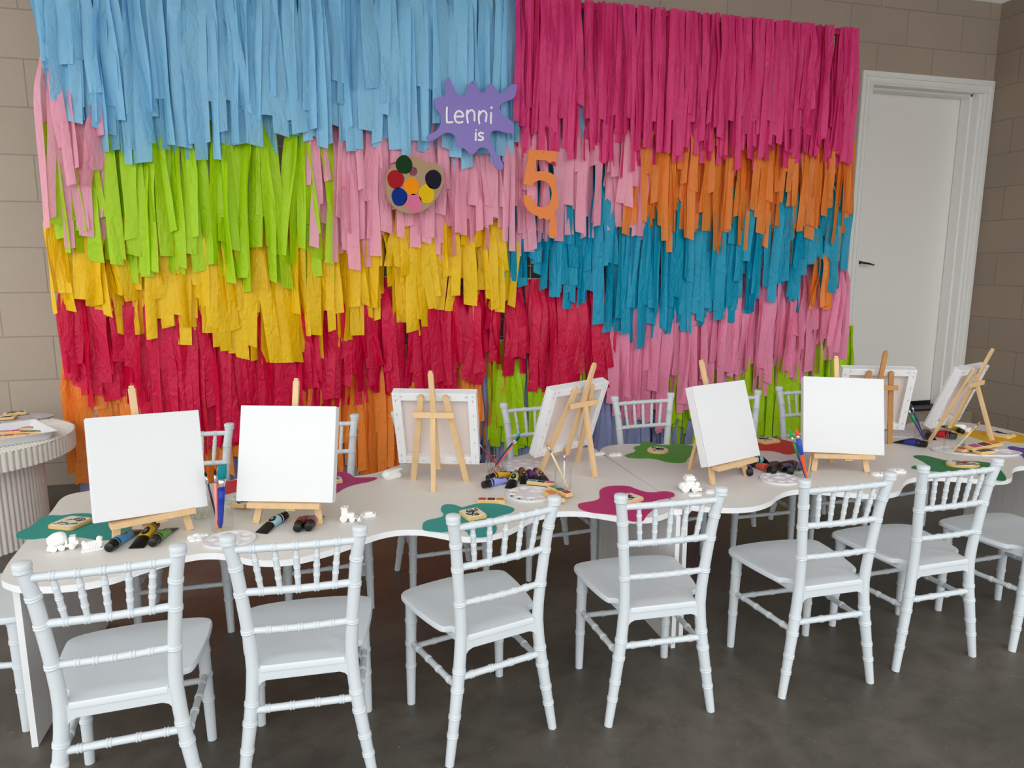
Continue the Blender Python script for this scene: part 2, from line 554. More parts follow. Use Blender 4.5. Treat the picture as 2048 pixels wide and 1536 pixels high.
# ------------------------------------------------------------------ camera
cam = bpy.data.cameras.new('camera'); co = bpy.data.objects.new('camera', cam); COL.objects.link(co)
cam.sensor_width = 36; cam.lens = FOC / 2048 * 36; cam.clip_start = 0.02
Mx = Matrix((RGT, UPV, -_f)).transposed().to_4x4(); Mx.translation = EYE
co.matrix_world = Mx
SC.camera = co
SC.view_settings.view_transform = 'Standard'; SC.view_settings.look = 'None'
SC.cycles.transparent_max_bounces = 24
SC.view_settings.gamma = 1; SC.view_settings.exposure = 0.85; SC.view_settings.use_curve_mapping = False

# ------------------------------------------------------------------ chairs (bamboo-ring party chairs, child size)
def ringed(path, rad, rings, n=12, k=1.0):
    """smooth path through points [(x,y,z)], radius by z list, with double bead rings at given fractions"""
    P = cat_rom(path, 8, closed=False)
    L = [0]
    for i in range(1, len(P)): L.append(L[-1] + (P[i] - P[i - 1]).length)
    T = L[-1]
    def pos(s):
        s = max(0, min(T, s))
        for i in range(1, len(P)):
            if L[i] >= s:
                t = (s - L[i - 1]) / max(1e-9, L[i] - L[i - 1]); return P[i - 1].lerp(P[i], t)
        return P[-1]
    def rr(s):
        t = s / T * (len(rad) - 1); i = min(int(t), len(rad) - 2); return rad[i] + (rad[i + 1] - rad[i]) * (t - i)
    ss = [i * T / 14 for i in range(15)]
    extra = {}
    for r in rings:
        c = r * T
        for dd, e in ((-.0062, 0), (-.0052, .0016), (-.0022, .0019), (-.0005, .0), (.0005, .0), (.0022, .0019), (.0052, .0016), (.0062, 0)):
            ss.append(c + dd * k); extra[round(c + dd * k, 6)] = e * k
    ss = sorted(set(round(s, 6) for s in ss if -1e-9 <= s <= T + 1e-9))
    clean = []
    for s_ in ss:
        if s_ not in extra and any(abs(s_ - q) < .008 for q in extra): continue
        clean.append(s_)
    return [pos(s_) for s_ in clean], [rr(s_) + extra.get(s_, 0) for s_ in clean]


REAR = [(.157, 0, 0), (.139, .006, .12), (.122, .012, .24), (.114, .014, .335), (.118, .008, .43), (.127, .001, .53), (.134, -.006, .6), (.1445, -.016, .664)]
def rp(z, s=1):
    for i in range(1, len(REAR)):
        if REAR[i][2] >= z:
            a, b_ = REAR[i - 1], REAR[i]; t = (z - a[2]) / (b_[2] - a[2])
            return (s * (a[0] + (b_[0] - a[0]) * t), a[1] + (b_[1] - a[1]) * t, z)
    return (s * REAR[-1][0], REAR[-1][1], REAR[-1][2])
FRONT = [(.147, .297, 0), (.1445, .296, .17), (.140, .294, .338)]
def fp(z, s=1):
    t = z / .338; return (s * (.147 + (.140 - .147) * t), .297 - .003 * t, z)


def make_chair(label):
    t = thing('party_chair', label, 'chair')
    for s in (-1, 1):
        P, R = ringed([(s * x, y, z) for x, y, z in REAR], [.0118, .0140, .0162, .0160, .0152, .0148, .0148, .0148], [.12, .195, .30, .375, .655, .80, .90])
        m = MB(); m.tube(P, R, 14)
        q = REAR[-1]
        m.lathe([(.0148, -.006), (.0178, -.004), (.0178, .001), (.0160, .002), (.0160, .004), (.0180, .005), (.0185, .012), (.0175, .016), (.012, .0185), (1e-6, .019)], (s * q[0], q[1], q[2]), 16)
        m.build('leg', M_chair, t, smooth=True, scale=S, auto=50)
        P, R = ringed([(s * x, y, z) for x, y, z in FRONT], [.0120, .0150, .0175], [.36, .57, .78, .94])
        m = MB(); m.tube(P, R, 14); m.build('leg', M_chair, t, smooth=True, scale=S, auto=50)
    # seat
    half = [(0, .362), (.06, .357), (.115, .346), (.150, .330), (.167, .305), (.169, .27), (.165, .21), (.155, .14), (.145, .092), (.136, .074), (.120, .068), (.109, .055), (.104, .03), (.100, .010), (.096, .003)]
    pts = cat_rom([(x, y, 0) for x, y in half], 3, closed=False)
    right = [(p.x, p.y) for p in pts]
    outl = right + [(-x, y) for x, y in reversed(right) if x > 1e-4]
    outl = outl[::-1]
    m = MB()
    # rings inset toward centre so the seat dips softly
    cx, cy = 0, .185
    rings = []
    for k in (1.0, .985, .9, .7, .4, .1):
        dz = {1.0: 0, .985: .0045, .9: .005, .7: .001, .4: -.002, .1: -.002}[k]
        rings.append([(cx + (x - cx) * k, cy + (y - cy) * k, .340 + dz - (.010 * max(0, (y - .30) / .06) if k > .8 else 0)) for x, y in outl])
    und = [(x, y, z - .010) for x, y, z in rings[0]]
    allr = [und] + rings
    n = len(outl); o = 0
    for r in allr: m.v += r
    for i in range(len(allr) - 1):
        for k in range(n):
            a = i * n + k; b_ = i * n + (k + 1) % n
            m.f.append((a, b_, b_ + n, a + n)); m.m.append(0)
    m.f.append(tuple((len(allr) - 1) * n + k for k in range(n))); m.m.append(0)
    m.f.append(tuple(k for k in range(n - 1, -1, -1))); m.m.append(0)
    m.build('seat', M_chair, t, smooth=True, scale=S, auto=35)
    # seat frame (rear flat rail with rounded brackets, side and front rails)
    m = MB()
    m.bar((-.105, .012, .322), (.105, .012, .322), .012, .032, side=(0, 1, 0))
    for s in (-1, 1):
        m.prism([(0, 0), (.022, 0), (.008, -.006), (.002, -.014), (0, -.024)], -.006, .006, M=Matrix(((-s, 0, 0, s * .104), (0, 0, 1, .012), (0, 1, 0, .307), (0, 0, 0, 1))))
        m.bar((s * .104, .02, .322), (s * .132, .285, .322), .012, .022, side=(1, 0, 0))
    m.bar((-.13, .30, .322), (.13, .30, .322), .012, .022, side=(0, 1, 0))
    m.build('seat_frame', M_chair, t, scale=S, bevel=.0015)
    # back rails
    def rail(a, b_, r, rings, name, yb=-.006, flat=1.0):
        mid = tuple((a[i] + b_[i]) / 2 for i in range(3)); mid = (mid[0], mid[1] + yb, mid[2])
        P, R = ringed([a, mid, b_], [r, r], rings)
        m = MB(); m.tube(P, R, 12, flat=flat); return m.build(name, M_chair, t, smooth=True, scale=S, auto=50)
    rail(rp(.645, -1), rp(.645, 1), .0092, [.17, .335, .50, .665, .83], 'back_rail')
    rail(rp(.535, -1), rp(.535, 1), .0092, [.18, .34, .50, .66, .82], 'back_rail')
    rail(rp(.435, -1), rp(.435, 1), .0086, [.2, .35, .5, .65, .8], 'back_rail')
    for i in range(5):
        u0 = (.18, .34, .50, .66, .82)[i]; u1 = (.17, .335, .50, .665, .83)[i]
        a, b_ = rp(.535, -1), rp(.645, -1)
        w0 = -a[0] * 2; w1 = -b_[0] * 2
        bow = lambda u: -.006 * (1 - (2 * u - 1) ** 2)
        p0 = (a[0] + w0 * u0, a[1] + bow(u0), .535); p1 = (b_[0] + w1 * u1, b_[1] + bow(u1), .645)
        P, R = ringed([p0, p1], [.0058, .0068, .0070, .0068, .0056], [.30, .52, .75], k=.62)
        m = MB(); m.tube(P, R, 10); m.build('spindle', M_chair, t, smooth=True, scale=S, auto=50)
    rail(rp(.230, -1), rp(.230, 1), .0090, [.15, .38, .62, .85], 'stretcher', yb=0)
    rail(fp(.178, -1), fp(.178, 1), .0082, [.25, .5, .75], 'stretcher', yb=0)
    for s in (-1, 1):
        rail(fp(.195, s), rp(.205, s), .0085, [.18, .40, .62, .84], 'stretcher', yb=0)
    return t


CH_F = [(-.457, 1.592, 3.2, 'leftmost white chair of the near side, in front of the plaster cement mixer'),
        (-.070, 1.623, -2.9, 'white chair at the near side below the light blue and maroon paint tubes'),
        (.431, 1.661, 13.8, 'white chair at the near side turned askew, in front of the near teal splat mat'),
        (.894, 1.657, -2.7, 'white chair at the near side in front of the magenta splat mat and table seam'),
        (1.446, 1.648, -.7, 'white chair at the near side in front of the round eight-well palette'),
        (1.885, 1.680, .9, 'white chair at the near side in front of the dark green splat mat'),
        (2.352, 1.675, 1.7, 'white chair cut off by the right edge of the photo, near side')]
CH_B = [(-.485, 2.793, 179.4, 'white chair on the far side, half hidden behind the leftmost canvas'),
        (-.017, 2.827, 183.5, 'white chair on the far side behind the second canvas, orange streamers behind it'),
        (.435, 2.859, 183.7, 'far-side white chair hidden behind the canvas seen square from the back'),
        (.909, 2.916, 184.6, 'far-side white chair before lime streamers, left of the leaning canvas back'),
        (1.439, 2.934, 182.8, 'far-side white chair with its whole back rest visible, behind the bright green mat'),
        (1.877, 2.901, 179.4, 'far-side white chair just right of the facing canvas with deep left edge'),
        (2.329, 2.960, 179.3, 'far-side white chair whose back rest shows above the fat orange brush'),
        (2.674, 2.973, 185.1, 'far-side white chair seen only as legs below the table, right of centre')]
first = None
for i, (x, y, a, lb) in enumerate(CH_F + CH_B + [(-1.125, 2.22, -90, 'white chair at the left end of the table, mostly outside the photo')]):
    g = 'white party chairs along the near side' if i < 7 else ('white party chairs along the far side' if i < 15 else 'white party chair at the table end')
    if first is None:
        first = make_chair(lb); first.location = (x * S, y * S, 0); first.rotation_euler = (0, 0, math.radians(a)); first['group'] = g
    else:
        dup(first, (x * S, y * S, 0), math.radians(a), lb, g)

# ------------------------------------------------------------------ tables
T1 = [(-.786, 1.952), (-.746, 1.921), (-.698, 1.905), (-.653, 1.897), (-.597, 1.897), (-.540, 1.914), (-.508, 1.937), (-.462, 1.972), (-.420, 1.997), (-.381, 2.012), (-.345, 2.020), (-.311, 2.015), (-.276, 1.999),
      (-.232, 1.964), (-.205, 1.943), (-.164, 1.924), (-.133, 1.917), (-.093, 1.916), (-.057, 1.925), (-.010, 1.946), (.036, 1.970), (.072, 1.993), (.107, 2.015), (.149, 2.039), (.195, 2.052),
      (.240, 2.048), (.284, 2.030), (.320, 2.002), (.358, 1.970), (.404, 1.944), (.459, 1.940), (.521, 1.963), (.570, 2.000), (.61, 2.038), (.654, 2.066), (.71, 2.079), (.764, 2.073), (.815, 2.052), (.852, 2.024),
      (.890, 1.990), (.934, 1.962), (.991, 1.952), (1.052, 1.972), (1.10, 2.005), (1.132, 2.050)]
T1B = [(1.132, 2.667), (1.134, 2.80), (1.05, 2.83), (.95, 2.835), (.87, 2.81), (.80, 2.765), (.734, 2.72), (.67, 2.697), (.60, 2.70), (.53, 2.735), (.46, 2.785), (.40, 2.80), (.344, 2.785), (.277, 2.745), (.21, 2.685),
       (.150, 2.655), (.09, 2.650), (.03, 2.68), (-.05, 2.74), (-.13, 2.785), (-.22, 2.775), (-.30, 2.735), (-.38, 2.695), (-.46, 2.695), (-.54, 2.715), (-.64, 2.75), (-.73, 2.745), (-.80, 2.717), (-.857, 2.690),
       (-.872, 2.638), (-.864, 2.555), (-.856, 2.467), (-.848, 2.35), (-.842, 2.240), (-.836, 2.158), (-.828, 2.076), (-.811, 1.99)]
T2F = [(1.144, 2.050), (1.175, 2.020), (1.207, 1.997), (1.258, 1.972), (1.310, 1.958), (1.358, 1.956), (1.410, 1.968), (1.460, 1.993), (1.516, 2.036), (1.579, 2.066), (1.633, 2.071), (1.696, 2.050), (1.732, 2.025), (1.768, 1.999),
       (1.819, 1.970), (1.868, 1.955), (1.915, 1.952), (1.960, 1.966), (2.000, 1.995), (2.048, 2.035), (2.105, 2.070), (2.160, 2.081), (2.231, 2.072), (2.305, 2.037), (2.366, 1.996), (2.424, 1.973), (2.470, 1.974), (2.518, 1.999), (2.560, 2.035),
       (2.600, 2.066), (2.653, 2.091), (2.72, 2.09), (2.78, 2.06), (2.84, 2.01), (2.90, 1.975), (2.97, 1.97), (3.04, 2.0), (3.10, 2.05), (3.15, 2.13), (3.18, 2.24), (3.195, 2.36), (3.205, 2.50), (3.205, 2.64), (3.19, 2.71), (3.158, 2.765), (3.119, 2.805),
       (3.04, 2.84), (2.952, 2.856), (2.86, 2.84), (2.77, 2.79), (2.69, 2.75), (2.60, 2.75), (2.52, 2.79), (2.43, 2.84), (2.34, 2.84), (2.25, 2.79), (2.17, 2.735), (2.067, 2.715), (1.98, 2.75), (1.90, 2.80), (1.80, 2.84),
       (1.70, 2.81), (1.63, 2.765), (1.55, 2.745), (1.468, 2.77), (1.40, 2.80), (1.33, 2.822), (1.275, 2.830), (1.208, 2.815), (1.160, 2.77), (1.144, 2.68)]


def make_table(label, outl, px0, px1, y0, y1):
    t = thing('wavy_table', label, 'table', (px0 * S, (y0 + y1) / 2 * S, 0))
    ox, oy = px0 * S, (y0 + y1) / 2 * S
    m = MB(); pts = [(p.x * S - ox, p.y * S - oy) for p in cat_rom([(x, y, 0) for x, y in outl], 3)]
    m.prism(pts, ZT - .0150, ZT, 0, 1)
    m.build('table_top', [M_ttop, M_tedge], t)
    for px in (px0, px1):
        m = MB(); m.box((px * S - ox, (y0 + y1) / 2 * S - oy, (ZT - .015) / 2), (.0125, (y1 - y0) * S, ZT - .015))
        # edge faces painted white
        m.m = [0, 0, 1, 0, 1, 0]
        m.build('side_panel', [M_panel, M_tedge], t)
    return t


make_table('left half of the long white table with wavy edges, ending at the seam', T1 + T1B, -.780, 1.108, 1.985, 2.66)
make_table('right half of the long white table with wavy edges, beyond the seam', T2F, 1.158, 3.06, 2.025, 2.65)


# ------------------------------------------------------------------ easels and canvases
def easel(x, y, head, tilt, rear, label, M_wood=M_wood):
    t = thing('tabletop_easel', label, 'easel', (x * S, y * S, ZT), head)
    tt = math.tan(tilt)
    # local: x right (seen by painter), -y towards painter
    m = MB()
    for s in (-1, 1):
        m = MB()
        a = Vector((s * .100, -.004, 0)); b_ = Vector((s * .043, .335 * tt, .335))
        m.bar(a, b_, .021, .011)
        d = (b_ - a).normalized()
        m.bar(b_, b_ + d * .007, .014, .011)
        m.build('leg', M_wood, t, scale=S, bevel=.0008)
    m = MB(); m.bar((0, .055 * tt + .014, .055), (0, .425 * tt + .014, .425), .0185, .012)
    m.bar((0, .425 * tt + .014, .425), (0, .433 * tt + .014, .433), .013, .012)
    m.build('mast', M_wood, t, scale=S, bevel=.0008)
    m = MB(); m.bar((-.073, .272 * tt + .026, .272), (.073, .272 * tt + .026, .272), .010, .020, side=(0, 1, 0)); m.build('crossbar', M_wood, t, scale=S, bevel=.0006)
    m = MB(); m.bar((rear[0] * .02, .258 * tt + .034, .262), (rear[0], rear[1], 0), .0175, .014); m.build('rear_leg', M_wood2 if False else M_wood, t, scale=S, bevel=.0008)
    m = MB(); m.bar((-.112, -.020, .068), (.112, -.020, .068), .036, .016, side=(0, 1, 0)); m.build('shelf', M_wood, t, scale=S, bevel=.0006)
    m = MB(); m.box((.02, -.014, .055), (.03, .03, .008)); m.build('peg', M_wood, t, scale=S, bevel=.0005)
    m = MB(); m.tube([(-.010, .258 * tt + .03, .252), (.010, .258 * tt + .03, .252)], .004, 10); m.build('hinge_bolt', M_steel, t, scale=S)
    return t


STAPLE = []
def staple(loc, ang, parent):
    if not STAPLE:
        m = MB(); m.box((0, 0, 0), (.010, .0012, .0012)); o = m.build('staple', M_steel, parent, scale=S); STAPLE.append(o)
    else:
        o = STAPLE[0].copy(); COL.objects.link(o); o.parent = parent
    o.location = [q * S for q in loc]; o.rotation_euler = (0, math.radians(ang), 0)


def canvas(x, y, head, tilt, roll, label):
    """30 cm frame-scale square canvas; x, y = middle of the bottom front edge"""
    w = .298; h = .292; d = .036; f = .030
    t = thing('blank_canvas', label, 'canvas')
    R = Matrix.Rotation(head, 4, 'Z') @ Matrix.Rotation(-tilt, 4, 'X') @ Matrix.Rotation(-roll, 4, 'Y')
    t.matrix_world = Matrix.Translation((x * S, y * S, ZT + .0785 * S)) @ R
    # local: x right, y back, z up
    m = MB()
    for a, b_ in (((-w / 2, 0), (-w / 2 + f, h)), ((w / 2 - f, 0), (w / 2, h)), ((-w / 2 + f, 0), (w / 2 - f, f)), ((-w / 2 + f, h - f), (w / 2 - f, h))):
        m.box(((a[0] + b_[0]) / 2, d / 2 + .002, (a[1] + b_[1]) / 2), (b_[0] - a[0], d - .004, b_[1] - a[1]))
    sf = m.build('stretcher_frame', M_canvas, t, scale=S, bevel=.0012)
    m = MB(); m.box((0, .001, h / 2), (w + .001, .003, h + .001)); m.build('front_cloth', M_canvas, t, scale=S, bevel=.001)
    m = MB(); m.box((0, .0035, h / 2), (w - 2 * f + .002, .001, h - 2 * f + .002)); m.build('back_cloth', M_canvasb, t, scale=S)
    for k in range(5):
        u = .035 + k * (w - .07) / 4
        for z in (.012, h - .012): staple((u - w / 2, d + .0008, z), 0, sf)
        for sx in (-1, 1): staple((sx * (w / 2 - .012), d + .0008, u), 90, sf)
    for sx in (-1, 1):
        for z in (.011, h - .011): staple((sx * (w / 2 - .011), d + .0012, z), 45 * sx * (1 if z > .1 else -1), sf)
    for sx in (-1, 1):
        for z, sz in ((0, 1), (h, -1)):
            m = MB()
            m.add([(sx * w / 2 * .995, d + .0004, z + sz * .002), (sx * (w / 2 - .028), d + .0012, z + sz * .002), (sx * (w / 2 - .028), d + .0012, z + sz * .012), (sx * (w / 2 - .014), d + .0014, z + sz * .028), (sx * w / 2 * .995, d + .0004, z + sz * .028)],
                  [(0, 1, 2, 3, 4) if sx * sz > 0 else (4, 3, 2, 1, 0)])
            m.build('corner_fold', M_canvas, sf, scale=S)
    return t


R_ = math.radians
EZ = [  # canvas x,y, heading, tilt, roll | rear foot local | labels
    (-.482, 2.159, 23.1, 16, -2.7, (.0, .125), 'leftmost blank white canvas facing us, above the blue, yellow and green tubes', 'pine easel under the leftmost canvas, beside the left teal mat'),
    (-.123, 2.174, -18.3, 15.5, 0, (.0, .125), 'blank white canvas facing us above the light blue and maroon tubes', 'pine easel holding the second canvas from the left, over the maroon tubes'),
    (1.460, 2.217, 20.2, 18.5, -.8, (-.01, .18), 'blank white canvas facing us with its deep left edge showing, beside the green mat', 'pine easel standing between the plaster tractor and the round well palette'),
    (1.918, 2.199, -20.9, 16, -1.2, (.01, .13), 'blank white canvas facing us right of the tall green and orange brushes', 'pine easel under the facing canvas farthest to the right'),
    (.406, 2.497, 160.9, 17.5, 0, (-.0, .13), 'canvas seen square from the back with stapled frame, left of the water tumbler', 'pine easel seen from behind, rear leg straight before us, left of the water tumbler'),
    (.910, 2.553, 204.5, 20.5, -1.0, (.0, .19), 'canvas seen from the back and leaning, left of the table seam', 'pine easel seen from behind beside the table seam, one leg kicked to the right'),
    (2.346, 2.551, 155.1, 16.7, 0, (-.0, .13), 'canvas seen from the back in front of the white door', 'pine easel seen from behind before the white door, by the navy tube'),
    (2.754, 2.532, 201.6, 20.0, .4, (.0, .22), 'rightmost canvas, seen edge-on from the back near the block wall corner', 'rightmost pine easel, seen from the side with its rear leg among the cookies')]
for i, (x, y, hd, ti, ro, rear, lc, le) in enumerate(EZ):
    a = R_(hd); n = (math.sin(a), -math.cos(a))
    if i >= 4:   # fitted point is the back face: shift to front face
        x += n[0] * .036; y += n[1] * .036
    c = canvas(x, y, a, R_(ti), R_(ro), lc); c['group'] = 'square canvases on easels'
    tz = .078 * math.tan(R_(ti))
    off = .041 + .006 - tz
    e = easel(x - n[0] * off, y - n[1] * off, a, R_(ti), (rear[0], rear[1]), le, M_wood2 if i == 6 else M_wood); e['group'] = 'tabletop pine easels'
#@@PART3

# ------------------------------------------------------------------ streamer backdrop
YB = 3.32
rnd = random.Random(7)


def interp(tbl, x):
    if x <= tbl[0][0]: return tbl[0][1]
    for (a, b_), (c, d) in zip(tbl, tbl[1:]):
        if x <= c: return b_ + (d - b_) * (x - a) / (c - a)
    return tbl[-1][1]


def ribbon(m, p0, p1, y0, y1, w, rg, n=11, crumple=1.0, tw=.45):
    """hanging strip from p0 (x,z) at depth y0 to p1 at depth y1"""
    a0 = rg.uniform(-1.15, 1.15); a1 = a0 + rg.uniform(-1.0, 1.0)
    sway = rg.uniform(-.012, .012) * crumple; ph = rg.uniform(0, 6); fr = rg.uniform(3, 6)
    fold = rg.uniform(-.007, .007)
    cut = rg.uniform(-.008, .008)
    o = len(m.v)
    for i in range(n + 1):
        t = i / n
        x = p0[0] + (p1[0] - p0[0]) * t ** 1.15 + sway * math.sin(ph + fr * t) * math.sin(PI * min(1, t * 1.3))
        z = p0[1] + (p1[1] - p0[1]) * t
        k = min(1, t / .35); k = k * k * (3 - 2 * k)
        y = y0 + (y1 - y0) * k + .004 * math.sin(ph * 2 + fr * 1.7 * t) * crumple
        a = (a0 + (a1 - a0) * t + .25 * math.sin(ph + 7 * t)) * (1 - .35 * t)
        ww = w * (tw + (1 - tw) * min(1, t / .3)) * .5
        ca, sa = math.cos(a), math.sin(a)
        zc = cut if i == n else 0
        m.v += [(x - ww * ca, y - ww * sa * .85, z + zc), (x + fold * sa, y - fold * ca - .002, z), (x + ww * ca, y + ww * sa * .85, z - zc)]
    for i in range(n):
        for k in (0, 1):
            a = o + i * 3 + k
            m.f.append((a, a + 3, a + 4, a + 1)); m.m.append(0)


def garland(label, col, top, bot, px0, px1, off, w, layers, spread=55, fan=10, indiv=60, group='streamer garlands', seed=1, longer=.12, transl=.16, clear=.07, step=1.0, tw=.5):
    rg = random.Random(seed)
    mt = tissue('streamer_' + label.split()[0] + '_' + str(seed), col, transl, clear)
    t = thing('streamer_garland', label, 'streamer garland', group=group)
    YA = YB - (.88 * off if tw > .7 else 0)
    A = at_y(px0, interp(top, px0), YA); B = at_y(px1, interp(top, px1), YA)
    t.location = (A.x, YB, 0)
    N = max(4, int((B.x - A.x) / (w * step) * layers * 1.6))
    nfront = min(indiv, N // 2)
    back = MB()
    for i in range(N):
        front = i >= N - nfront
        if front: u = (i - (N - nfront) + rg.uniform(.1, .9)) / nfront
        else: u = rg.random()
        pxe = px0 + (px1 - px0) * u
        e = interp(bot, pxe)
        q = rg.random()
        py = e - spread * 1.1 * (q ** 1.5) if not front else e - spread * 1.7 * rg.random() ** 1.2 - 2
        if rg.random() < longer: py = e + spread * .35 * rg.random()
        depth = off * (.72 + .28 * ((i % max(1, N - nfront)) / max(1, N - nfront) if not front else 1)) + (.012 if front else 0) + rg.uniform(0, .012)
        y1 = YB - depth
        P1 = at_y(pxe, py, y1)
        pxt = pxe + (pxe - 1024) * .10 * 0
        xa = min(max(P1.x + rg.gauss(0, fan) / 430, A.x - .015), B.x + .015)
        P0 = Vector((xa, YB, A.z + (B.z - A.z) * (xa - A.x) / (B.x - A.x)))
        if P1.z < .012: P1.z = .012 + rg.random() * .02
        mm = MB() if front else back
        ribbon(mm, (P0.x - A.x, P0.z), (P1.x - A.x, P1.z), -.010 - (.88 if tw > .7 else .35) * depth, -depth, w * rg.uniform(.6, 1.1), rg, tw=tw)
        if front: mm.build('streamer', mt, t, smooth=True)
    fr = back.build('streamer_fringe', mt, t, smooth=True); fr['kind'] = 'stuff'
    m = MB(); m.tube([(0, -.006, A.z), ((B.x - A.x) / 2, -.006, (A.z + B.z) / 2), (B.x - A.x, -.006, B.z)], .004, 6)
    m.build('cord', M_white, t, smooth=True)
    if tw > .7:      # strips folded over the top rail: hem running from the frame to the front
        m = MB(); n_ = 60
        for i in range(n_ + 1):
            u = i / n_; x = (B.x - A.x) * u; z = A.z + (B.z - A.z) * u + .003 * math.sin(i * 2.3)
            for yy, dz in ((.02, -.10), (.018, -.01), (-.02, .004), (-off * .6, .005), (-off * .9, -.004), (-off * .95, -.03)): m.v.append((x, yy, z + dz))
        for i in range(n_):
            for k in range(5): m.f.append((i * 6 + k, i * 6 + k + 1, i * 6 + k + 7, i * 6 + k + 6)); m.m.append(0)
        m.build('folded_hem', mt, t, smooth=True)
    return t


# frame of white tubes and wire mesh that carries the garlands
t = thing('backdrop_frame', 'white mesh frame against the wall carrying all the coloured streamers', 'frame', (0, YB + .03, 0))
xl = at_y(108, 400, YB).x + .05; xm = at_y(1028, 100, YB).x; xr = at_y(1694, 400, YB).x - .02
ztop = at_y(1694, 62, YB).z
for x0_, x1_ in ((xl, xm - .01), (xm + .01, xr)):
    m = MB()
    m.tube([(x0_, 0, 0.0), (x0_, 0, ztop), (x1_, 0, ztop), (x1_, 0, 0.0)], .010, 8)
    m.build('panel_tube', M_white, t, smooth=True)
    m = MB()
    k = int((x1_ - x0_) / .08)
    for i in range(1, k): m.tube([(x0_ + i * (x1_ - x0_) / k, 0, .02), (x0_ + i * (x1_ - x0_) / k, 0, ztop)], .002, 4, caps=False)
    for i in range(1, 26): m.tube([(x0_, .003, i * ztop / 26), (x1_, .003, i * ztop / 26)], .002, 4, caps=False)
    m.build('wire_mesh', M_white, t)
for x_ in (xl + .3, xm - .1, xm + .12, xr - .3):
    m = MB(); m.bar((x_, 0.0, .012), (x_, .26, .012), .03, .02); m.build('foot', M_white, t)

C_blue = (148, 210, 242); C_lime = (186, 228, 8); C_yel = (255, 210, 0); C_red = (226, 6, 72)
C_pink = (255, 178, 200); C_or = (255, 150, 58); C_mag = (234, 58, 130); C_teal = (0, 168, 204); C_pk2 = (255, 156, 190); C_peri = (158, 166, 208)
G = garland
# bottom rows first (closest to the frame)
G('periwinkle blue bottom garland, showing at the foot of the backdrop', C_peri, [(0, 700), (1700, 700)], [(120, 985), (300, 1010), (1000, 1000), (1700, 960)], 165, 1690, .025, .055, 2.2, spread=20, fan=16, indiv=40, seed=11)
G('orange garland near the floor below the long red one', C_or, [(0, 690), (1000, 690)], [(135, 930), (300, 960), (650, 960), (900, 950), (1010, 920)], 156, 1000, .045, .055, 3.0, spread=90, seed=12)
G('short lime garland behind the chairs, between orange and pink ones', C_lime, [(0, 690), (2000, 670)], [(970, 870), (1060, 905), (1160, 880)], 985, 1170, .05, .050, 3.2, spread=60, indiv=16, seed=13)
G('lime garland at the lower right, below the light pink one', C_lime, [(1300, 690), (1700, 650)], [(1320, 890), (1500, 905), (1690, 880)], 1338, 1690, .045, .050, 3.2, spread=45, indiv=26, seed=14)
G('long red garland running from the left edge to beyond the middle', C_red, [(130, 545), (1225, 560)], [(130, 750), (150, 785), (210, 805), (260, 790), (300, 845), (400, 905), (480, 895), (560, 865), (640, 845), (700, 805), (760, 795), (850, 805), (930, 790), (975, 725), (1040, 745), (1080, 790), (1130, 805), (1190, 795), (1225, 805)], 150, 1222, .075, .062, 3.6, spread=55, fan=9, indiv=80, seed=15)
G('light pink garland at the lower right, under the teal one', C_pk2, [(1215, 560), (1690, 520)], [(1215, 800), (1260, 835), (1320, 855), (1338, 800), (1356, 810), (1400, 805), (1450, 780), (1500, 785), (1560, 765), (1600, 765), (1640, 735), (1692, 700)], 1222, 1688, .07, .055, 3.4, spread=60, indiv=36, seed=16)
G('yellow garland stretching across the left side under the lime one', C_yel, [(90, 400), (1030, 420)], [(90, 590), (135, 615), (180, 600), (230, 640), (300, 650), (380, 668), (450, 684), (480, 694), (560, 705), (590, 700), (640, 690), (700, 668), (760, 650), (850, 640), (900, 625), (960, 610), (1030, 605)], 110, 1026, .105, .058, 3.6, spread=80, fan=12, indiv=70, seed=17, longer=.2)
G('teal garland on the right side below the orange one', C_teal, [(985, 330), (1695, 350)], [(985, 560), (1020, 545), (1080, 575), (1150, 600), (1200, 655), (1260, 668), (1340, 678), (1400, 655), (1440, 628), (1500, 622), (1560, 612), (1600, 600), (1650, 570), (1695, 545)], 992, 1690, .10, .055, 3.6, spread=85, fan=8, indiv=64, seed=18, longer=.15)
G('lime green garland at the upper left below the sky blue one', C_lime, [(90, 190), (690, 210)], [(90, 500), (130, 500), (170, 480), (200, 500), (230, 550), (300, 545), (400, 550), (480, 565), (560, 575), (620, 590), (650, 570), (690, 540)], 104, 676, .135, .060, 3.0, spread=85, fan=13, indiv=50, seed=19, longer=.15)
G('orange garland on the right side below the magenta one', C_or, [(1240, 230), (1712, 240)], [(1240, 455), (1300, 450), (1330, 490), (1370, 450), (1430, 510), (1460, 520), (1490, 475), (1560, 465), (1620, 465), (1700, 470)], 1250, 1704, .13, .045, 3.0, spread=75, fan=9, indiv=44, seed=20, transl=.2, clear=.14)
G('pale pink garland in the middle, hanging behind the orange digit', C_pink, [(610, 215), (1290, 220)], [(610, 480), (660, 508), (720, 512), (760, 490), (800, 470), (870, 505), (900, 510), (950, 500), (1000, 505), (1040, 510), (1100, 490), (1150, 478), (1200, 460), (1250, 470), (1290, 480)], 612, 1285, .14, .048, 3.0, spread=90, fan=9, indiv=56, seed=21, longer=.1, clear=.12)
G('pale pink strands at the far left edge over the yellow garland', C_pink, [(92, 70), (215, 190)], [(75, 430), (100, 445), (130, 450), (165, 485), (190, 450), (230, 430)], 84, 212, .165, .050, 2.6, spread=110, fan=14, indiv=12, seed=22, clear=.14)
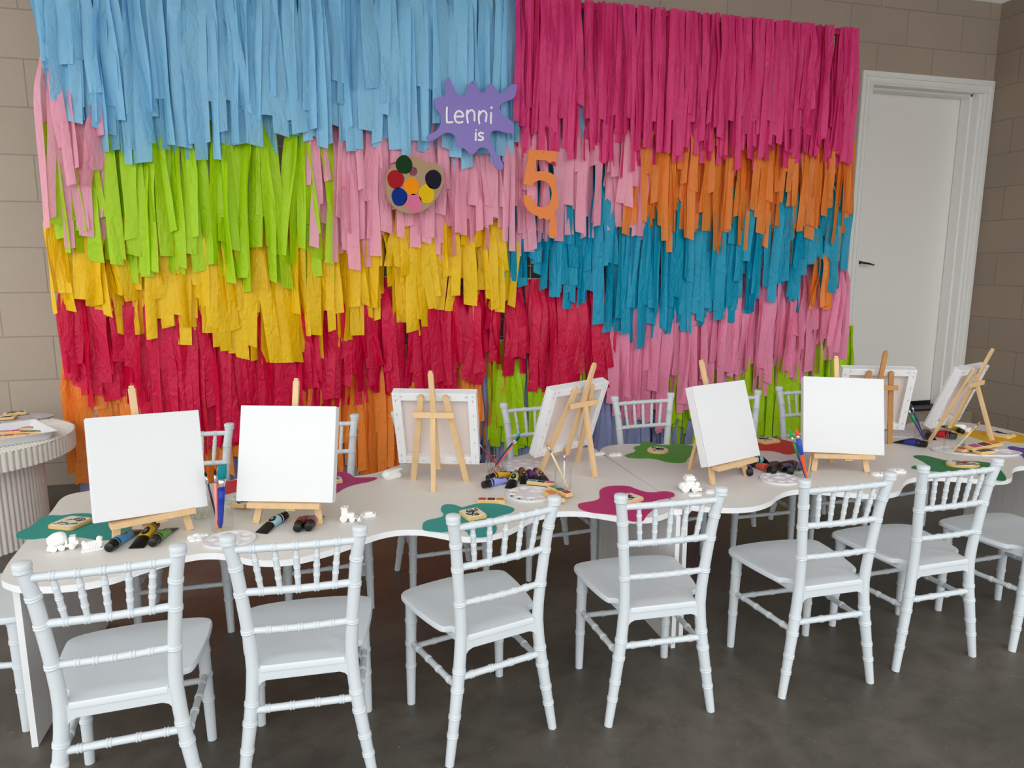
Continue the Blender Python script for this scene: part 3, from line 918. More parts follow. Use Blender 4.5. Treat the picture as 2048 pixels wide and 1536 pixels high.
G('sky blue garland hanging from the top left of the backdrop', C_blue, [(0, -75), (2000, -60)], [(85, 130), (110, 205), (150, 235), (190, 245), (215, 290), (260, 305), (330, 305), (400, 300), (470, 290), (550, 288), (600, 276), (650, 274), (700, 284), (800, 290), (860, 305), (900, 308), (960, 312), (1030, 300)], 92, 1030, .17, .062, 4.2, spread=75, fan=8, indiv=80, seed=23, longer=.15)
G('sky blue strands showing under the left end of the magenta garland', C_blue, [(1025, 20), (1190, 34)], [(1030, 310), (1100, 300), (1180, 310)], 1034, 1180, .13, .050, 1.6, spread=80, fan=8, indiv=6, seed=25, longer=.1)
G('magenta garland of narrow strips at the top right of the backdrop', C_mag, [(1025, -10), (1705, 59)], [(1025, 305), (1080, 318), (1150, 300), (1200, 325), (1250, 338), (1300, 310), (1380, 305), (1450, 335), (1500, 325), (1560, 318), (1620, 320), (1700, 330)], 1030, 1702, .165, .036, 4.2, spread=60, fan=5, indiv=90, seed=24, longer=.12, clear=.05, tw=.85)
G('few orange strands hanging over the light pink garland at right', C_or, [(1600, 480), (1700, 480)], [(1610, 610), (1665, 625)], 1618, 1662, .12, .040, 2.0, spread=25, fan=3, indiv=3, seed=26)

# stray strands at the left edge
G('single crimson strand flaring out at the left edge over the wall', C_red, [(100, 560), (200, 560)], [(120, 760), (150, 760)], 138, 150, .09, .050, 1.0, spread=10, fan=1, indiv=2, seed=31)
G('limp orange strands hanging left of the red garland by the fluted table', C_or, [(100, 700), (200, 700)], [(140, 950), (175, 950)], 142, 172, .05, .050, 1.2, spread=60, fan=4, indiv=3, seed=32)

# ------------------------------------------------------------------ signs hanging on the streamers
YS = 3.09


def sign_pts(pts, ox, oz, Y=YS):
    out = []
    for p in pts:
        q = at_y(p[0], p[1], Y); out.append((q.x - ox, q.z - oz))
    return out


def facing():
    # prism built in (x, z) plane, extruded along -y
    return Matrix(((1, 0, 0, 0), (0, 0, -1, 0), (0, 1, 0, 0), (0, 0, 0, 1)))


def strokes(m, lines, r, d=.003, off=.0):
    """rounded flat strokes in local (x,z); each a capsule chain"""
    for L in lines:
        P = cat_rom([(x, 0, z) for x, z in L], 6, closed=False) if len(L) > 2 else [Vector((x, 0, z)) for x, z in L]
        P = [Vector((p.x, -off, p.z)) for p in P]
        m.tube(P, r * .22, 12, flat=1 / .22, up=(0, 1, 0))
        for q in (P[0], P[-1]): m.sphere((q.x, q.y, q.z), r, 14, 8, sc=(1, .22, 1))


def px4(crop, s, pts):  # zoom-crop coordinates to photo pixels
    return [(crop[0] + x / s, crop[1] + y / s) for x, y in pts]


c = at_y(945, 235, YS)
t = thing('splat_sign', 'purple paint splat sign with white writing, hanging over the blue streamers', 'sign', (c.x, YS, c.z))
raw = [(250, 60), (275, 40), (300, 50), (330, 130), (370, 220), (410, 290), (450, 322), (490, 328), (530, 315), (560, 250), (590, 160), (620, 108), (665, 92), (705, 120), (730, 200), (765, 260), (810, 275), (845, 250), (870, 180), (900, 148), (940, 142), (980, 175), (1020, 240), (1065, 288), (1110, 275), (1170, 215), (1240, 155), (1300, 145), (1335, 170), (1325, 230), (1310, 310), (1270, 365), (1180, 405), (1100, 445), (1070, 490), (1075, 540), (1110, 600), (1170, 650), (1230, 695), (1270, 740), (1285, 800), (1285, 870), (1260, 902), (1200, 900), (1120, 880), (1040, 860), (970, 862), (930, 900), (922, 960), (935, 1030), (970, 1120), (1020, 1210), (1075, 1290), (1115, 1370), (1120, 1420), (1095, 1455), (1050, 1455), (1005, 1430), (975, 1370), (950, 1290), (920, 1210), (880, 1150), (830, 1120), (780, 1120), (735, 1145), (700, 1195), (650, 1222), (600, 1215), (560, 1170), (520, 1135), (470, 1125), (425, 1110), (400, 1060), (392, 990), (370, 935), (320, 900), (250, 890), (180, 920), (110, 970), (50, 1005), (0, 1020), (-40, 1010), (-55, 960), (-30, 925), (20, 900), (90, 860), (140, 800), (165, 730), (165, 650), (140, 590), (95, 530), (70, 480), (70, 400), (90, 355), (150, 345), (210, 325), (235, 290), (232, 200), (240, 110)]
m = MB(); out = [(p.x, p.z) for p in cat_rom([(x, 0, z) for x, z in sign_pts(px4((860, 150), 7.68, raw), c.x, c.z)], 3)]
m.prism(out, 0, .005, M=facing()); m.build('sign_board', mat('purple_acrylic', (132, 112, 190), .3), t, bevel=.0006)
L7 = lambda pts: sign_pts(px4((860, 150), 7.68, pts), c.x, c.z, YS - .006)
rr = 13 / 7.68 / FOC * 3.2 * 1.05
m = MB()
strokes(m, [L7([(262, 500), (258, 620), (262, 728)]), L7([(262, 728), (310, 726), (345, 722)]),
            L7([(385, 640), (450, 636), (510, 632), (495, 580), (450, 552), (405, 575), (380, 640), (400, 710), (450, 732), (500, 718)]),
            L7([(572, 545), (568, 620), (584, 732)]), L7([(570, 610), (600, 555), (645, 540), (680, 575), (685, 640), (684, 698)]),
            L7([(758, 555), (750, 650), (760, 742)]), L7([(754, 625), (785, 570), (830, 552), (868, 590), (866, 650), (858, 712)]),
            L7([(940, 580), (938, 660), (937, 738)]), L7([(706, 890), (704, 950), (704, 1000)]),
            L7([(818, 895), (780, 885), (752, 905), (765, 935), (800, 948), (818, 972), (795, 998), (748, 996)])], rr * 1.0, .003, .005)
for p_ in ((945, 503), (708, 849)):
    q = L7([p_])[0]; m.prism(circ(q[0], q[1], rr * (1.3 if p_[0] > 900 else .95), 16), .005, .008, M=facing())
m.build('lettering', mat('white_letters', (245, 245, 245), .4), t)
q = L7([(660, 122)])[0]
m = MB(); m.prism(circ(q[0], q[1], .0022, 10), .005, .0056, M=facing()); m.build('hanging_hole', M_ink, t)

c = at_y(829, 370, YS)
t = thing('palette_sign', 'brown painter palette sign with seven round paint dabs on pink streamers', 'sign', (c.x, YS, c.z))
K = lambda pts: sign_pts(px4((760, 300), 10.97, pts), c.x, c.z)
raw = [(640, 110), (740, 120), (850, 165), (940, 230), (1020, 280), (1100, 275), (1200, 280), (1290, 330), (1360, 430), (1395, 560), (1400, 680), (1370, 810), (1310, 940), (1240, 1060), (1130, 1190), (1000, 1300), (850, 1370), (700, 1395), (560, 1385), (400, 1320), (260, 1210), (170, 1090), (140, 960), (130, 800), (130, 620), (155, 490), (240, 380), (330, 320), (380, 240), (440, 180), (530, 130)]
hole = [(700, 375), (760, 385), (805, 430), (810, 500), (770, 565), (710, 575), (660, 545), (645, 480), (660, 410)]
m = MB(); m.prism([(p.x, p.z) for p in cat_rom([(x, 0, z) for x, z in K(raw)], 3)], 0, .005, M=facing(), holes=[[(p.x, p.z) for p in cat_rom([(x, 0, z) for x, z in K(hole)], 3)]])
m.build('palette_board', M_kraft, t)
sc_ = 3.2 / FOC / 10.97
for nm, (x_, y_), r1, r2, cc in (('green', (525, 325), 165, 178, (22, 58, 26)), ('red', (340, 648), 165, 178, (168, 26, 36)), ('orange', (690, 800), 150, 172, (246, 150, 12)), ('navy', (1168, 648), 165, 188, (30, 24, 44)), ('blue', (422, 1030), 155, 178, (8, 46, 128)), ('pink', (740, 1165), 165, 178, (222, 118, 152)), ('yellow', (1015, 968), 158, 182, (232, 188, 16))):
    q = K([(x_, y_)])[0]
    m = MB(); o_ = []
    rg = random.Random(x_)
    for k in range(40):
        a = 2 * PI * k / 40; wob = 1 + .02 * math.sin(3 * a + x_) + .012 * math.sin(5 * a)
        o_.append((q[0] + r1 * sc_ * 1.03 * wob * math.cos(a), q[1] + r2 * sc_ * 1.03 * wob * math.sin(a)))
    m.prism(o_, .005, .0062, M=facing())
    if nm in ('orange', 'yellow', 'pink'):
        for f_ in (.75, .5, .25):
            ring = [(q[0] + r1 * sc_ * f_ * math.cos(a), 0, q[1] + r2 * sc_ * f_ * math.sin(a)) for a in [2 * PI * k / 24 for k in range(20)]]
            m.tube([(p[0], -.0062, p[2]) for p in ring], .0012, 5)
    d_ = m.build('paint_dab', mat('dab_' + nm, cc, .7, .15), t); d_['label'] = nm + ' paint dab'

c = at_y(1080, 390, YS)
t = thing('number_sign', 'orange digit sign shaped as a dripping 5', 'sign', (c.x, YS, c.z))
K = lambda pts: sign_pts(px4((1020, 290), 7.68, pts), c.x, c.z)
A_ = [(290, 75), (720, 100), (706, 285)]
drip = [(690, 268), (665, 255), (635, 260), (610, 275), (590, 275), (575, 260), (560, 242)]
B_ = [(530, 236), (402, 230), (375, 425)]
bowl = [(420, 408), (480, 402), (550, 408), (620, 430), (680, 470), (705, 500)]
# outline: outer clockwise from top-left
out5 = [(290, 75), (505, 86), (720, 100), (706, 285)] + drip + B_ + bowl + [(700, 560), (712, 700), (730, 820), (748, 900), (735, 940), (700, 985), (690, 1040), (695, 1150), (712, 1280), (716, 1370), (700, 1420), (655, 1440), (605, 1420), (585, 1370), (592, 1280), (602, 1190), (612, 1110), (600, 1150), (570, 1160), (540, 1145), (520, 1125), (490, 1120), (470, 1140), (445, 1140), (425, 1095), (400, 1085), (340, 1060), (280, 1010), (230, 940), (205, 860), (200, 775), (325, 775), (345, 850), (385, 920), (440, 955), (500, 960), (560, 945), (605, 900), (630, 820), (640, 740), (625, 660), (590, 600), (530, 555), (460, 540), (395, 560), (345, 605), (330, 628), (200, 600), (230, 430), (262, 250)]
m = MB(); m.prism(K(out5), 0, .005, M=facing()); m.build('digit_board', mat('orange_acrylic', (240, 130, 44), .4), t)
q = K([(505, 113)])[0]
m = MB(); m.prism(circ(q[0], q[1], .0022, 10), .005, .0056, M=facing()); m.build('hanging_hole', M_ink, t)
#@@PART4

# ------------------------------------------------------------------ helpers for the things on the table
def ppm(P): return FOC / ((P - EYE).dot(_f))


def rgb_mat(pref, rgb, rough=.45): return mat(pref + '_%d_%d_%d' % rgb, rgb, rough)


def poly_area(P): return sum(P[i][0] * P[(i + 1) % len(P)][1] - P[(i + 1) % len(P)][0] * P[i][1] for i in range(len(P))) / 2


def splat_mat(label, pts, rgb, k=4, z=ZT):
    W = [at_z(px, py, z) for px, py in pts]
    cx = sum(p.x for p in W) / len(W); cy = sum(p.y for p in W) / len(W)
    P = [(p.x - cx, p.y - cy) for p in [Vector((q.x, q.y, 0)) for q in cat_rom([(w_.x, w_.y, 0) for w_ in W], k)]]
    m = MB(); m.prism(P, 0.0002, .0016)
    o = m.build('splat_mat', rgb_mat('splat', rgb, .55)); o.location = (cx, cy, z)
    return tag(o, label, 'mat', 'paint splat place mats')


def paint_tube(label, cap, tail, rgb, z=ZT, r=.0125, roll=0, tw=1.4, oval=True, group='acrylic paint tubes', lift=0):
    a = at_z(*cap, z + r); b_ = at_z(*tail, z + .004)
    d = Vector((b_.x - a.x, b_.y - a.y, 0)); L = max(.07, min(.14, d.length)); rz = math.atan2(d.y, d.x)
    t = thing('paint_tube', label, 'paint tube', (a.x, a.y, z), rz, group)
    col = rgb_mat('tube', rgb, .35)
    kk = r / .0125
    m = MB(); n = 20; o0 = []
    prof = [(.0, .0085), (.0012, .0100), (.018, .0108), (.0182, .0100)]
    vs = []
    for x, rr_ in prof:
        for k in range(n):
            q = rr_ * kk * (1 + (.035 if k % 2 else 0)) if x > .001 else rr_ * kk
            vs.append((x, q * math.cos(2 * PI * k / n), r + q * math.sin(2 * PI * k / n) - (r - .0108 * kk) * 0))
    m.v = vs
    for i in range(len(prof) - 1):
        for k in range(n):
            m.f.append((i * n + k, (i + 1) * n + k, (i + 1) * n + (k + 1) % n, i * n + (k + 1) % n)); m.m.append(0)
    m.f.append(tuple(range(n))); m.m.append(0)
    m.build('cap', M_blackp, t, smooth=True, auto=40)
    xs = [(.018, 0), (.020, 0), (.0245, 0), (.0248, 1), (.029, 1), (.0293, 0), (.034, 0), (.0343, 1)]
    e = L * .66
    xs += [(.0343 + (e - .0343) * q / 4, 1) for q in range(1, 5)] + [(e + .0003, 0)] + [(e + (L - e) * q / 5, 0) for q in range(1, 6)]
    def sec(x):
        u = max(0, min(1, (x - .045) / (L - .045)))
        if x < .024: rr_ = .0095 * kk + (.0125 - .0095) * kk * (x - .018) / .006
        else: rr_ = .0125 * kk
        hh = rr_ * (1 - u ** 1.3) + .0012 * u ** 1.3; ww = rr_ * (1 + (tw - 1) * u)
        return ww, hh
    def cz(x): return sec(x)[1] + (r - .0125 * kk) + (.0018 if x < .02 else 0)
    m = MB()
    for i, (x, mi) in enumerate(xs):
        ww, hh = sec(x)
        for k in range(n):
            a_ = 2 * PI * k / n; m.v.append((x, ww * math.cos(a_), cz(x) + hh * math.sin(a_)))
    for i in range(len(xs) - 1):
        for k in range(n):
            m.f.append((i * n + k, (i + 1) * n + k, (i + 1) * n + (k + 1) % n, i * n + (k + 1) % n)); m.m.append(xs[i + 1][1] if xs[i][1] == xs[i + 1][1] else 0)
    m.f.append(tuple(range(n))); m.m.append(0); q = (len(xs) - 1) * n
    m.f.append(tuple(q + k for k in range(n - 1, -1, -1))); m.m.append(0)
    tb = m.build('tube_body', [M_blackp, col], t, smooth=True, auto=40)
    if oval:
        m = MB(); cxo = (.040 + e) / 2 + .002; ax = (e - .036) * .36
        N_ = 18; vs = []
        base = PI / 2 + roll
        def pt(x, ang):
            ww, hh = sec(x); return (x, (ww + .0003) * math.cos(ang), cz(x) + (hh + .0003) * math.sin(ang))
        rings_ = [0.001, .35, .7, 1.0]
        for f_ in rings_:
            for k in range(N_):
                a_ = 2 * PI * k / N_; vs.append(pt(cxo + ax * f_ * math.cos(a_), base + .62 * f_ * math.sin(a_)))
        m.v = vs
        for i in range(3):
            for k in range(N_): m.f.append((i * N_ + k, (i + 1) * N_ + k, (i + 1) * N_ + (k + 1) % N_, i * N_ + (k + 1) % N_)); m.m.append(0)
        m.build('label_oval', M_blackp, tb, smooth=True)
        m = MB()
        for j, (dx_, ln) in enumerate(((-.25, .5), (.0, .7), (.25, .4))):
            m.tube([pt(cxo + ax * dx_, base - .4 * ln), pt(cxo + ax * dx_, base), pt(cxo + ax * dx_, base + .4 * ln)], .0005, 4)
        m.build('label_lines', rgb_mat('print', (200, 196, 180)), tb)
    if lift: t.location.z += lift
    return t


def brush(label, p0, p1, handle, bristle, rh=.0028, head=.022, hw=.003, ferr=.018, wide=False, body='paint_brush', fcol=None, band=None, group='paint brushes'):
    """p0 handle end, p1 bristle tip"""
    p0 = Vector(p0); p1 = Vector(p1); d = p1 - p0; L = d.length
    t = thing(body, label, 'paint brush', p0, 0, group)
    t.rotation_mode = 'QUATERNION'; t.rotation_quaternion = d.to_track_quat('Z', 'Y') @ Matrix.Rotation(PI / 2 if wide else 0, 3, 'Z').to_quaternion()
    hl = L - head - ferr
    m = MB(); m.tube([(0, 0, 0), (0, 0, .01), (0, 0, hl * .35), (0, 0, hl * .7), (0, 0, hl)], [rh * .35, rh * .55, rh * .8, rh * 1.15, rh * .9] if not wide else [rh * .5, rh * .9, rh * 1.1, rh * 1.25, rh * 1.5], 10, flat=1 if not wide else .45)
    m.build('handle', rgb_mat('brushhandle', handle, .3), t, smooth=True)
    if band:
        m = MB(); m.tube([(0, 0, hl * .62), (0, 0, hl * .98)], [rh * 1.3, rh * 1.5], 10, flat=1 if not wide else .5); m.build('band', rgb_mat('brushhandle', band, .4), t, smooth=True)
    m = MB(); m.tube([(0, 0, hl - .002), (0, 0, hl + ferr)], [rh, hw if not wide else hw], 10, flat=1 if not wide else .4); m.build('ferrule', mat('ferrule_metal', fcol or (205, 205, 208), .25, metal=.9), t, smooth=True)
    m = MB(); m.tube([(0, 0, hl + ferr - .001), (0, 0, hl + ferr + head * .5), (0, 0, L)], [hw * .95, hw * 1.05, hw * (.25 if not wide else .95)], 10, flat=1 if not wide else .35)
    m.build('bristles', rgb_mat('bristle', bristle, .8), t, smooth=True)
    return t


def glass(label, px, py, r, h, z=ZT, taper=1.0, water=0, cut=False, name='glass_jar'):
    P = at_z(px, py, z)
    t = thing(name, label, 'glass', (P.x, P.y, z), 0, 'glass jars and tumblers')
    w_ = .0014
    m = MB(); m.lathe([(1e-6, .0003), (r * .94 * taper, .0003), (r * taper, .004), (r, h - .002), (r * 1.008, h - .001), (r * 1.004, h), (r * .985, h - .0005)], n=32)
    m.f = [f_ for f_ in m.f if len(f_) == 4]; m.m = [0] * len(m.f)
    m.build('glass_wall', M_glass, t, smooth=True, auto=45)
    if cut:
        m = MB()
        for k in range(11):
            a = 2 * PI * k / 11
            m.tube([(r * 1.005 * math.cos(a), r * 1.005 * math.sin(a), .004), (r * 1.01 * math.cos(a + .35), r * 1.01 * math.sin(a + .35), h * .45)], .0005, 4)
            m.tube([(r * 1.005 * math.cos(a), r * 1.005 * math.sin(a), .004), (r * 1.01 * math.cos(a - .35), r * 1.01 * math.sin(a - .35), h * .45)], .0005, 4)
        m.build('cut_pattern', mat('etched_glass', (225, 228, 228), .2), t)
    if water:
        m = MB(); m.lathe([(1e-6, .0055), (r - w_ * 1.3, .0065), (r - w_ * 1.2, water), (1e-6, water)], n=28)
        m.build('water', M_water, t, smooth=True, auto=45)
    return t


def cookie(label, px, py, w_, h_, rz, shape='rrect', z=ZT, th=.008, art=1, seed=1, edge=None, group='decorated cookies', accent=None):
    P = at_z(px, py, z)
    t = thing('cookie', label, 'cookie', (P.x, P.y, z), rz, group)
    if shape == 'rrect': base = rrect(w_, h_, min(w_, h_) * .16); top = rrect(w_ * .90, h_ * .90, min(w_, h_) * .14)
    else: base = circ(0, 0, w_ / 2, 28, h_ / 2); top = circ(0, 0, w_ * .45, 28, h_ * .45)
    m = MB(); m.prism(base, .0002, th); m.build('biscuit', M_cookie, t, bevel=.0012)
    m = MB(); m.prism(top, th, th + .0016); ic = m.build('icing', M_icing, t, bevel=.0006)
    rg = random.Random(seed)
    m = MB(); zz = th + .0019
    if art == 1:
        for j in range(5):
            a = [(-w_ * .36 + w_ * .05 * j, -h_ * .34 + h_ * .12 * j, zz)]
            for k in range(5): a.append((a[-1][0] + w_ * rg.uniform(.08, .17), a[-1][1] + h_ * rg.uniform(-.10, .13), zz))
            a = [(max(-w_ * .4, min(w_ * .4, x)), max(-h_ * .4, min(h_ * .4, y)), q) for x, y, q in a]
            m.tube(cat_rom(a, 4, closed=False), .0007, 5)
        for j in range(3):
            cx, cy = rg.uniform(-.2, .25) * w_, rg.uniform(-.2, .25) * h_; r_ = rg.uniform(.08, .14) * w_
            m.tube([(cx + r_ * math.cos(q * PI / 6), cy + r_ * .8 * math.sin(q * PI / 6), zz) for q in range(13)], .0007, 5)
    elif art == 2:      # dense lettering-like scribble
        for j in range(8):
            a0 = rg.uniform(0, 6.28); a = [(w_ * .2 * math.cos(a0) * rg.random(), h_ * .2 * math.sin(a0) * rg.random(), zz)]
            for k in range(6):
                a.append((max(-w_ * .36, min(w_ * .36, a[-1][0] + w_ * rg.uniform(-.22, .22))), max(-h_ * .34, min(h_ * .34, a[-1][1] + h_ * rg.uniform(-.20, .20))), zz))
            m.tube(cat_rom(a, 4, closed=False), .0008, 5)
    m.build('line_art', M_ink, ic, smooth=True)
    if accent:
        m = MB(); m.prism(circ(w_ * .05, 0, w_ * .08, 12), th + .0016, th + .0024); m.build('icing_dot', rgb_mat('ic', accent), ic)
    return t


def cookie_c(label, A, B, C, D, **k):
    W = [at_z(*q) for q in (A, B, C, D)]; c = sum(W, Vector()) / 4
    ex = (W[1] - W[0] + W[2] - W[3]) / 2; ey = (W[3] - W[0] + W[2] - W[1]) / 2
    ox = cookie(label, 1000, 1000, ex.length, abs(ey.length * math.sin(ex.angle(ey))), math.atan2(ex.y, ex.x), **k)
    ox.location.x = c.x; ox.location.y = c.y
    return ox


def bar_cookie(label, px, py, rz, cols, w_=.052, h_=.018, z=ZT, th=.008, lift=0, tilt=0):
    P = at_z(px, py, z)
    t = thing('paint_pan_cookie', label, 'cookie', (P.x, P.y, z + lift), rz, 'paint pan cookies')
    if tilt: t.rotation_euler = (tilt, 0, rz)
    m = MB(); m.prism(rrect(w_, h_, .003), .0002, th); m.build('biscuit', M_cookie, t, bevel=.001)
    m = MB(); m.prism(rrect(w_ * .94, h_ * .86, .0025), th, th + .0012); m.build('icing', M_icing, t, bevel=.0004)
    n = len(cols)
    for i, c_ in enumerate(cols):
        x = w_ * .94 * ((i + .5) / n - .5)
        m = MB(); P_ = [(x + a, b_) for a, b_ in rrect(w_ * .94 / n * .82, h_ * .70, .0022)]
        m.prism(P_, th + .0012, th + .0026); m.build('icing_square', rgb_mat('ic', c_, .35), t, bevel=.0006)
    return t


def bar_c(label, A, B, cols, h_=.020, z=ZT, **k):
    a, b_ = at_z(*A, z + .006), at_z(*B, z + .006); d = b_ - a
    o = bar_cookie(label, 1000, 1000, math.atan2(d.y, d.x), cols, w_=d.length, h_=h_, z=z, **k)
    o.location.x = (a.x + b_.x) / 2; o.location.y = (a.y + b_.y) / 2
    return o


def palette(label, px, py, rx, ry, rz, wells, z=ZT, tray=True, dabs=(), mt=None, holes=False):
    """oval plastic palette with round wells; wells = list of (x,y,r) in unit disc"""
    P = at_z(px, py, z)
    t = thing('paint_palette', label, 'paint palette', (P.x, P.y, z), rz, 'plastic paint palettes')
    mt = mt or M_palw
    m = MB(); NR, NA = 22, 72
    def hgt(u, v):
        rr_ = math.hypot(u, v); z_ = .0052
        if rr_ > .955: z_ = .0052 + .0022 * math.sin((rr_ - .955) / .045 * PI)
        for (x, y, r_) in wells:
            d = math.hypot(u - x, (v - y) * ry / rx)
            if d < r_: z_ = min(z_, .0052 - .0038 * (1 - (d / r_) ** 3))
            elif d < r_ * 1.16: z_ = max(z_, .0052 + .0010 * math.sin((d / r_ - 1) / .16 * PI))
        return z_
    top = []
    for i in range(NR + 1):
        f_ = (i / NR) ** .8
        for k in range(NA):
            a = 2 * PI * k / NA; u, v = f_ * math.cos(a), f_ * math.sin(a)
            m.v.append((u * rx, v * ry, hgt(u, v)))
    for i in range(NR):
        for k in range(NA): m.f.append((i * NA + k, (i + 1) * NA + k, (i + 1) * NA + (k + 1) % NA, i * NA + (k + 1) % NA)); m.m.append(0)
    o = len(m.v)
    for k in range(NA):
        a = 2 * PI * k / NA; m.v.append((rx * .97 * math.cos(a), ry * .97 * math.sin(a), .0003))
    for k in range(NA): m.f.append((NR * NA + k, o + k, o + (k + 1) % NA, NR * NA + (k + 1) % NA)); m.m.append(0)
    m.f.append(tuple(o + k for k in range(NA - 1, -1, -1))); m.m.append(0)
    m.build('palette_tray', mt, t, smooth=True, auto=60)
    for (x, y, r_, c_) in dabs:
        m = MB(); m.sphere((x * rx, y * ry, .0022), r_, 10, 6, sc=(1, 1, .25))
        # keep the dab on the well floor
        m.v = [(vx, vy, .0020 + (vz - .0022 * .0) * 1.0 if False else vz) for vx, vy, vz in m.v]
        m.build('paint_dab', rgb_mat('ic', c_, .3), t, smooth=True)
    return t


def ring_wells(n, R, r_, a0=0, centre=0):
    W = [(R * math.cos(a0 + 2 * PI * k / n), R * math.sin(a0 + 2 * PI * k / n), r_) for k in range(n)]
    if centre: W.append((0, 0, centre))
    return W


def plaster(kind, label, px, py, size, rz, z=ZT, seed=0):
    P = at_z(px, py, z)
    m = MB(); s = size
    def cyl_y(c_, r_, w_, n=18):
        m.lathe([(r_ * .9, -w_ / 2), (r_, -w_ / 2 + .06 * w_), (r_, w_ / 2 - .06 * w_), (r_ * .9, w_ / 2)], c_, n, R=Matrix.Rotation(PI / 2, 3, 'X'))
        m.lathe([(r_ * .5, -w_ / 2 - .03), (r_ * .5, w_ / 2 + .03)], c_, n, R=Matrix.Rotation(PI / 2, 3, 'X'))
    name = 'plaster_figure'
    if kind == 'mixer':
        m.box((0, 0, .16), (1.0, .40, .10)); m.box((-.44, 0, .10), (.18, .5, .06), R=Matrix.Rotation(.3, 3, 'Y'))
        for x in (-.28, -.02, .33):
            for y in (-.21, .21): cyl_y((x, y, .12), .12, .10)
        m.box((.36, 0, .34), (.26, .38, .30), taper=.8); m.box((.50, 0, .24), (.12, .34, .16))
        R = Matrix.Rotation(PI / 2 - .18, 3, 'Y')
        m.lathe([(.10, -.36), (.16, -.34), (.20, -.26), (.27, -.10), (.27, .08), (.24, .20), (.15, .30), (.02, .32)], (-.14, 0, .44), 22, R=R)
        m.box((-.36, 0, .27), (.12, .26, .14)); m.box((.14, 0, .30), (.08, .3, .2))
    elif kind == 'tractor':
        m.box((-.05, 0, .26), (.66, .30, .16)); m.box((-.20, 0, .52), (.34, .34, .42), taper=.86); m.box((-.20, 0, .75), (.38, .38, .06))
        m.box((.12, 0, .38), (.34, .26, .18))
        for y in (-.19, .19): cyl_y((-.24, y, .20), .20, .12); cyl_y((.20, y, .15), .15, .11)
        m.bar((.20, -.14, .28), (.50, -.14, .16), .05, .07); m.bar((.20, .14, .28), (.50, .14, .16), .05, .07)
        m.box((.56, 0, .16), (.10, .44, .24), R=Matrix.Rotation(.5, 3, 'Y')); m.box((.62, 0, .06), (.16, .44, .04))
        for k in range(4): m.sphere((-.32 + .08 * k, .10 if k % 2 else -.1, .80), .035, 8, 6)
    elif kind == 'car':
        m.prism(rrect(1.0, .5, .12), 0, .16); m.box((.02, 0, .24), (.56, .40, .18), taper=.75)
        for x in (-.3, .3):
            for y in (-.24, .24): cyl_y((x, y, .10), .11, .08)
        m.box((.44, 0, .17), (.12, .36, .06)); m.box((-.42, 0, .18), (.14, .38, .05))
        for k in range(4): m.box((-.16 + .1 * k, 0, .345), (.03, .28, .02))
    elif kind == 'digger':
        m.prism(rrect(1.05, .42, .06), 0, .10)
        m.box((0, 0, .30), (.72, .18, .40))
        for k in range(6): m.bar((-.34 + .13 * k, -.10, .10), (-.20 + .13 * k, -.12, .46), .05, .05); m.bar((-.34 + .13 * k, .10, .10), (-.20 + .13 * k, .12, .46), .05, .05)
        m.sphere((-.38, 0, .46), .13, 12, 8); m.sphere((.34, 0, .58), .15, 12, 8); m.box((.34, 0, .36), (.18, .26, .36)); m.box((-.38, 0, .28), (.18, .22, .30))
        m.sphere((.44, .02, .62), .06, 8, 6)
    elif kind == 'plane':
        for k in range(5):
            a = 2 * PI * k / 5 + .2
            m.prism([(x + .27 * math.cos(a), y + .27 * math.sin(a)) for x, y in circ(0, 0, .19, 14)], 0, .16 - .01 * k)
            m.sphere((.28 * math.cos(a), .28 * math.sin(a), .17), .13, 10, 6, sc=(1, 1, .35))
        m.prism(rrect(.8, .26, .1), 0, .22); m.sphere((0, 0, .22), .17, 12, 6, sc=(1, 1, .5)); m.sphere((.48, .0, .12), .12, 10, 6, sc=(1, 1, .7))
    elif kind == 'flat':
        m.prism([(p.x, p.y) for p in cat_rom([(.5, 0, 0), (.36, .22, 0), (.1, .2, 0), (-.12, .32, 0), (-.4, .22, 0), (-.5, -.02, 0), (-.34, -.24, 0), (-.05, -.2, 0), (.2, -.3, 0), (.42, -.2, 0)], 3)], 0, .13)
        for k in range(6):
            a = k * 1.1 + seed; m.sphere((.28 * math.cos(a), .15 * math.sin(a), .13), .12, 10, 6, sc=(1, 1, .5))
        for k in range(4): m.tube([(-.35 + .2 * k, -.12, .15), (-.28 + .2 * k, .14, .17)], .025, 6)
    elif kind == 'castle':
        m.box((0, 0, .34), (.44, .40, .36), taper=.85); m.box((0, 0, .60), (.50, .42, .10)); m.box((0, 0, .70), (.38, .34, .12))
        m.sphere((-.30, -.05, .26), .22, 12, 8, sc=(1, 1, .9))
        for y in (-.22, .22): cyl_y((.20, y, .17), .17, .12); cyl_y((-.24, y, .19), .19, .12)
        m.sphere((.34, -.1, .34), .14, 10, 8); m.box((.40, 0, .12), (.30, .40, .16))
    elif kind == 'hand':
        m.prism(rrect(.8, .46, .18), 0, .2)
        m.sphere((-.26, 0, .2), .26, 12, 8, sc=(1, 1, .8)); m.box((.1, 0, .26), (.5, .4, .22), taper=.8)
        for k in range(5): m.bar((-.1, -.2 + .1 * k, .34), (.42, -.24 + .12 * k, .42 - .03 * k), .06, .07)
        for x in (-.2, .22):
            for y in (-.25, .25): cyl_y((x, y, .13), .13, .1)
    m.v = [(x * s, y * s, max(.0002, z_ * s)) for x, y, z_ in m.v]
    o = m.build(name, M_plaster, bevel=.0008); o.location = (P.x, P.y, z); o.rotation_euler = (0, 0, rz)
    return tag(o, label, 'plaster figure', 'unpainted plaster figures')


